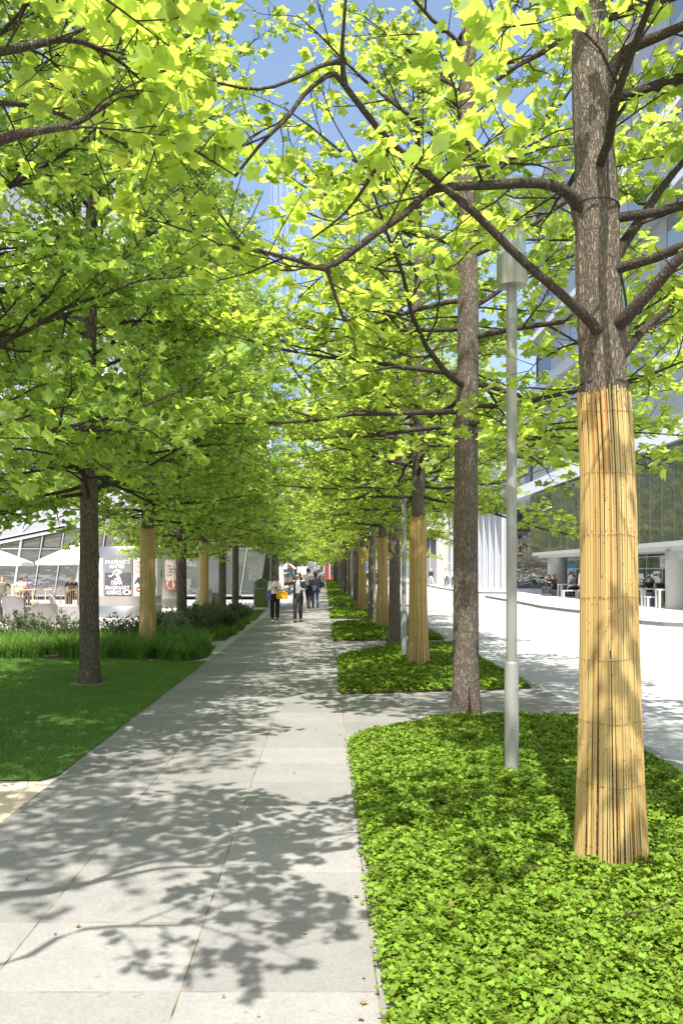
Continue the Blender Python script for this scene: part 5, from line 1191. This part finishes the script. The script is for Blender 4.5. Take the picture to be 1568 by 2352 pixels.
# couple walking away
yC=38.4
tC,_=person(gx(708,yC),yC,pi-.35,1.80,'man in a pale shirt and dark trousers walking away with a backpack',G1,top=(.55,.60,.72),bottom=(.035,.037,.045),skin='tan',hair='black',style='short',feet=((.10,-.22,0),(-.10,.26,.05)),hands=((.26,-.12,.95),(-.24,.05,.85)),shoe=(.05,.035,.03))
t=empty('backpack',(gx(713,yC-.2),yC-.22,1.02),.3,'taupe backpack on the back of the man in the pale shirt','bag'); b=MB(); b.bbox(-.17,-.11,0,.17,.10,.50,.06); b.build('body',M['taupe'],t); b=MB(); b.bbox(-.13,-.17,.04,.13,-.112,.28,.04); b.build('pocket',M['blackbag'],t)
for sx in (-1,1): b=MB(); b.tube(spline([(sx*.11,.10,.1),(sx*.13,.2,.2),(sx*.13,.26,.4),(sx*.1,.1,.50)],10),.018,6); b.build('strap',M['blackbag'],t)
yD=38.9
person(gx(724,yD),yD,pi+.15,1.68,'woman in a dark top and jeans walking away with a black shoulder bag',G1,top=(.02,.022,.035),bottom=(.05,.08,.16),skin='tan',hair='black',style='bob',feet=((.08,-.16,0),(-.08,.20,.04)),hands=((.24,-.05,.85),(-.22,.1,.9)),female=True)
handbag(gx(737,yD),yD+.0,.93,.4,.30,.24,.16,M['blackbag'],'black shoulder bag of the woman walking away',.3,'shoulder_bag')
yE=62.
person(gx(707,yE),yE,.1,1.62,'person in an orange top partly hidden behind the couple walking away',G1,top=(.75,.24,.03),bottom=(.1,.1,.12),skin='light',hair='brown',style='short',female=True)
yF=66.
person(gx(731,yF),yF,pi,1.76,'man in a faded violet t-shirt walking away down the path',G1,top=(.22,.23,.38),bottom=(.3,.29,.27),skin='light',hair='brown',sleeve='short')
yV=88.
person(gx(674,yV),yV,1.4,1.72,'customer in a denim jacket standing at the food cart',G1,top=(.06,.11,.19),bottom=(.03,.03,.04),skin='tan',hair='black',hands=((.2,-.3,1.2),(-.1,-.3,1.2)))
person(gx(652,93.2),93.2,0,1.7,'vendor standing behind the counter of the food cart',G1,top=(.6,.58,.55),bottom=(.03,.03,.04),skin='tan',hair='black')
person(gx(742.5,120),120,0,1.7,'tiny figure in white far down the path',G1,top=(.7,.7,.7),bottom=(.5,.5,.5))
G2='people across the street'
for (px,Y,rz,h,lb,kw) in (
 (989,80,.6,1.78,'man in a navy jacket, jeans and face mask striding before the concrete building',dict(top=(.03,.04,.07),bottom=(.42,.48,.58),feet=((.1,-.3,0),(-.1,.28,.08)),hair='grey',mask=True)),
 (1024.5,80,.1,1.76,'masked woman in a white top and blue jeans carrying a tan jacket',dict(top=(.62,.68,.75),bottom=(.05,.09,.18),hair='black',style='long',mask=True,female=True)),
 (1040,80,.0,1.68,'masked woman in a peach top at the left edge of the second trunk',dict(top=(.75,.48,.34),bottom=(.06,.07,.14),hair='black',style='bob',mask=True,female=True))):
    person(gx(px,Y),Y,rz,h,lb,G2,z=TZ,**kw)
handbag(gx(1017,79.7),79.7,.95,0,.42,.4,.2,M['wood'],'tan jacket bundle carried by the masked woman in white',.05,'folded_jacket')
person(gx(866,82),82,1.2,1.78,'dark-clothed person stepping between the trunks beyond the slim reed wrap',G2,top=(.02,.02,.025),bottom=(.025,.025,.03),hair='black',feet=((.1,-.3,0),(-.1,.3,.1)))
person(gx(842,84),84,-1.2,1.74,'dark-clothed person behind the fourth reed-wrapped trunk',G2,top=(.02,.02,.025),bottom=(.03,.03,.04),hair='black')
# terrace furniture
M['tgrey']=simple('terrace_furniture',(.55,.54,.51),.5,var=.08)
def frame_table(x,y,w,d,h,label,cat='table',nm='terrace_table',grp=None):
    t=empty(nm,(x,y,TZ),0,label,cat,grp); b=MB(); b.bbox(-w/2,-d/2,h-.06,w/2,d/2,h,.008); b.build('table_top' if cat=='table' else 'seat',M['tgrey'],t)
    for sx in (-1,1):
        for sy in (-1,1): b=MB(); b.bbox(sx*(w/2-.04)-.04,sy*(d/2-.04)-.04,0,sx*(w/2-.04)+.04,sy*(d/2-.04)+.04,h-.061,.006); b.build('leg',M['tgrey'],t)
    return t
GB='grey metal benches on the terrace'
frame_table(gx(1264,53.5),53.5,.80,.4,.46,'bench under the two dark-clothed women','bench','terrace_bench',GB)
frame_table(gx(1312,51.5),51.5,1.5,.8,.76,'grey metal table between the two dark-clothed women and the seated men')
frame_table(gx(1308,48.5),48.5,.85,.4,.46,'bench in front of the table of the seated men','bench','terrace_bench',GB)
frame_table(gx(1497,38.2),38.2,1.25,.8,.78,'grey metal table in front of the man with the lowered mask')
frame_table(gx(1525,35.6),35.6,.62,.42,.80,'high grey frame stool beside the concrete column','stool','terrace_stool')
frame_table(gx(1498,36.9),36.9,.6,.4,.46,'low bench on the near side of the table by the column','bench','terrace_bench',GB)
t=empty('lounge_sofa',(gx(1528,41),40.3,TZ),0,'dark sofa with a white shell behind the tables by the column','sofa'); b=MB(); b.bbox(-.6,-.35,.1,.6,.35,.42,.03); b.build('seat',M['dark'],t); b=MB(); b.bbox(-.6,.25,.421,.6,.40,.95,.04); b.build('backrest',M['dark'],t); b=MB(); b.bbox(-.66,.401,.1,.66,.44,1.0,.02); b.build('shell',M['white'],t)
ST=dict(seat=.50); sf=((.1,-.42,0),(-.1,-.40,0))
for (px,Y,rz,lb,kw) in (
 (1259,53.6,-.9,'woman with light brown hair in black sitting on the terrace bench',dict(top=(.03,.028,.032),hair='brown',style='long',female=True,hands=((.1,-.35,.85),(-.1,-.2,1.1)))),
 (1274,53.2,-1.1,'woman with dark wavy hair in black sitting at the table end',dict(top=(.03,.028,.035),hair='red',style='long',female=True,lean=.25,hands=((.1,-.4,.8),(-.1,-.4,.8)))),
 (1322,53.0,-1.3,'bearded man in a blue shirt leaning over the terrace table',dict(top=(.18,.23,.30),hair='black',lean=.3,hands=((.1,-.4,.8),(-.1,-.4,.8)))),
 (1331,53.6,-1.2,'man in grey sitting behind the man in the blue shirt',dict(top=(.14,.15,.17),hair='black',hands=((.1,-.4,.8),(-.1,-.4,.8)))),
 (1490,39.3,.2,'man with a lowered mask, black t-shirt and jeans sitting by the cafe window',dict(top=(.02,.02,.022),bottom=(.10,.15,.22),hair='brown',sleeve='short',hands=((.12,-.1,1.14),(-.1,-.35,.72))))):
    kw.setdefault('bottom',(.03,.03,.035)); person(gx(px,Y),Y,rz,1.74,lb,'guests seated across the street',z=TZ,feet=sf,**ST,**kw)
person(gx(1338,46),46,.2,1.68,'person in a pink dress standing beside the nearest wrapped trunk, across the street',G2,top=(.62,.40,.42),bottom=(.6,.42,.44),hair='brown',z=TZ,female=True)
G3='guests behind the railing'
for (px,Y,rz,lb,kw) in (
 (6,38.8,.3,'red-haired guest in green at the left edge behind the railing',dict(top=(.12,.14,.08),hair='red',style='long',female=True)),
 (50,38.6,2.9,'guest in a white shirt seen from behind at the cafe table',dict(top=(.68,.65,.62),hair='brown')),
 (61,39.6,.0,'guest in a purple shirt facing the one in white',dict(top=(.34,.22,.42),hair='brown')),
 (166,39.0,.0,'man in a dark polo shirt wearing glasses, seated behind the railing',dict(top=(.06,.055,.06),hair='grey',sleeve='short',hands=((.25,-.35,.75),(-.25,-.35,.75))))):
    kw.setdefault('bottom',(.08,.08,.1)); X_=gx(px,Y); person(X_,Y,rz,1.74,lb,G3,z=.12,feet=sf,**ST,**kw)
    cafe_chair(X_,Y,rz,('wooden chair of the '+lb.split(' behind')[0].split(' seen')[0].split(' wearing')[0].split(' facing')[0].split(' at the')[0]))
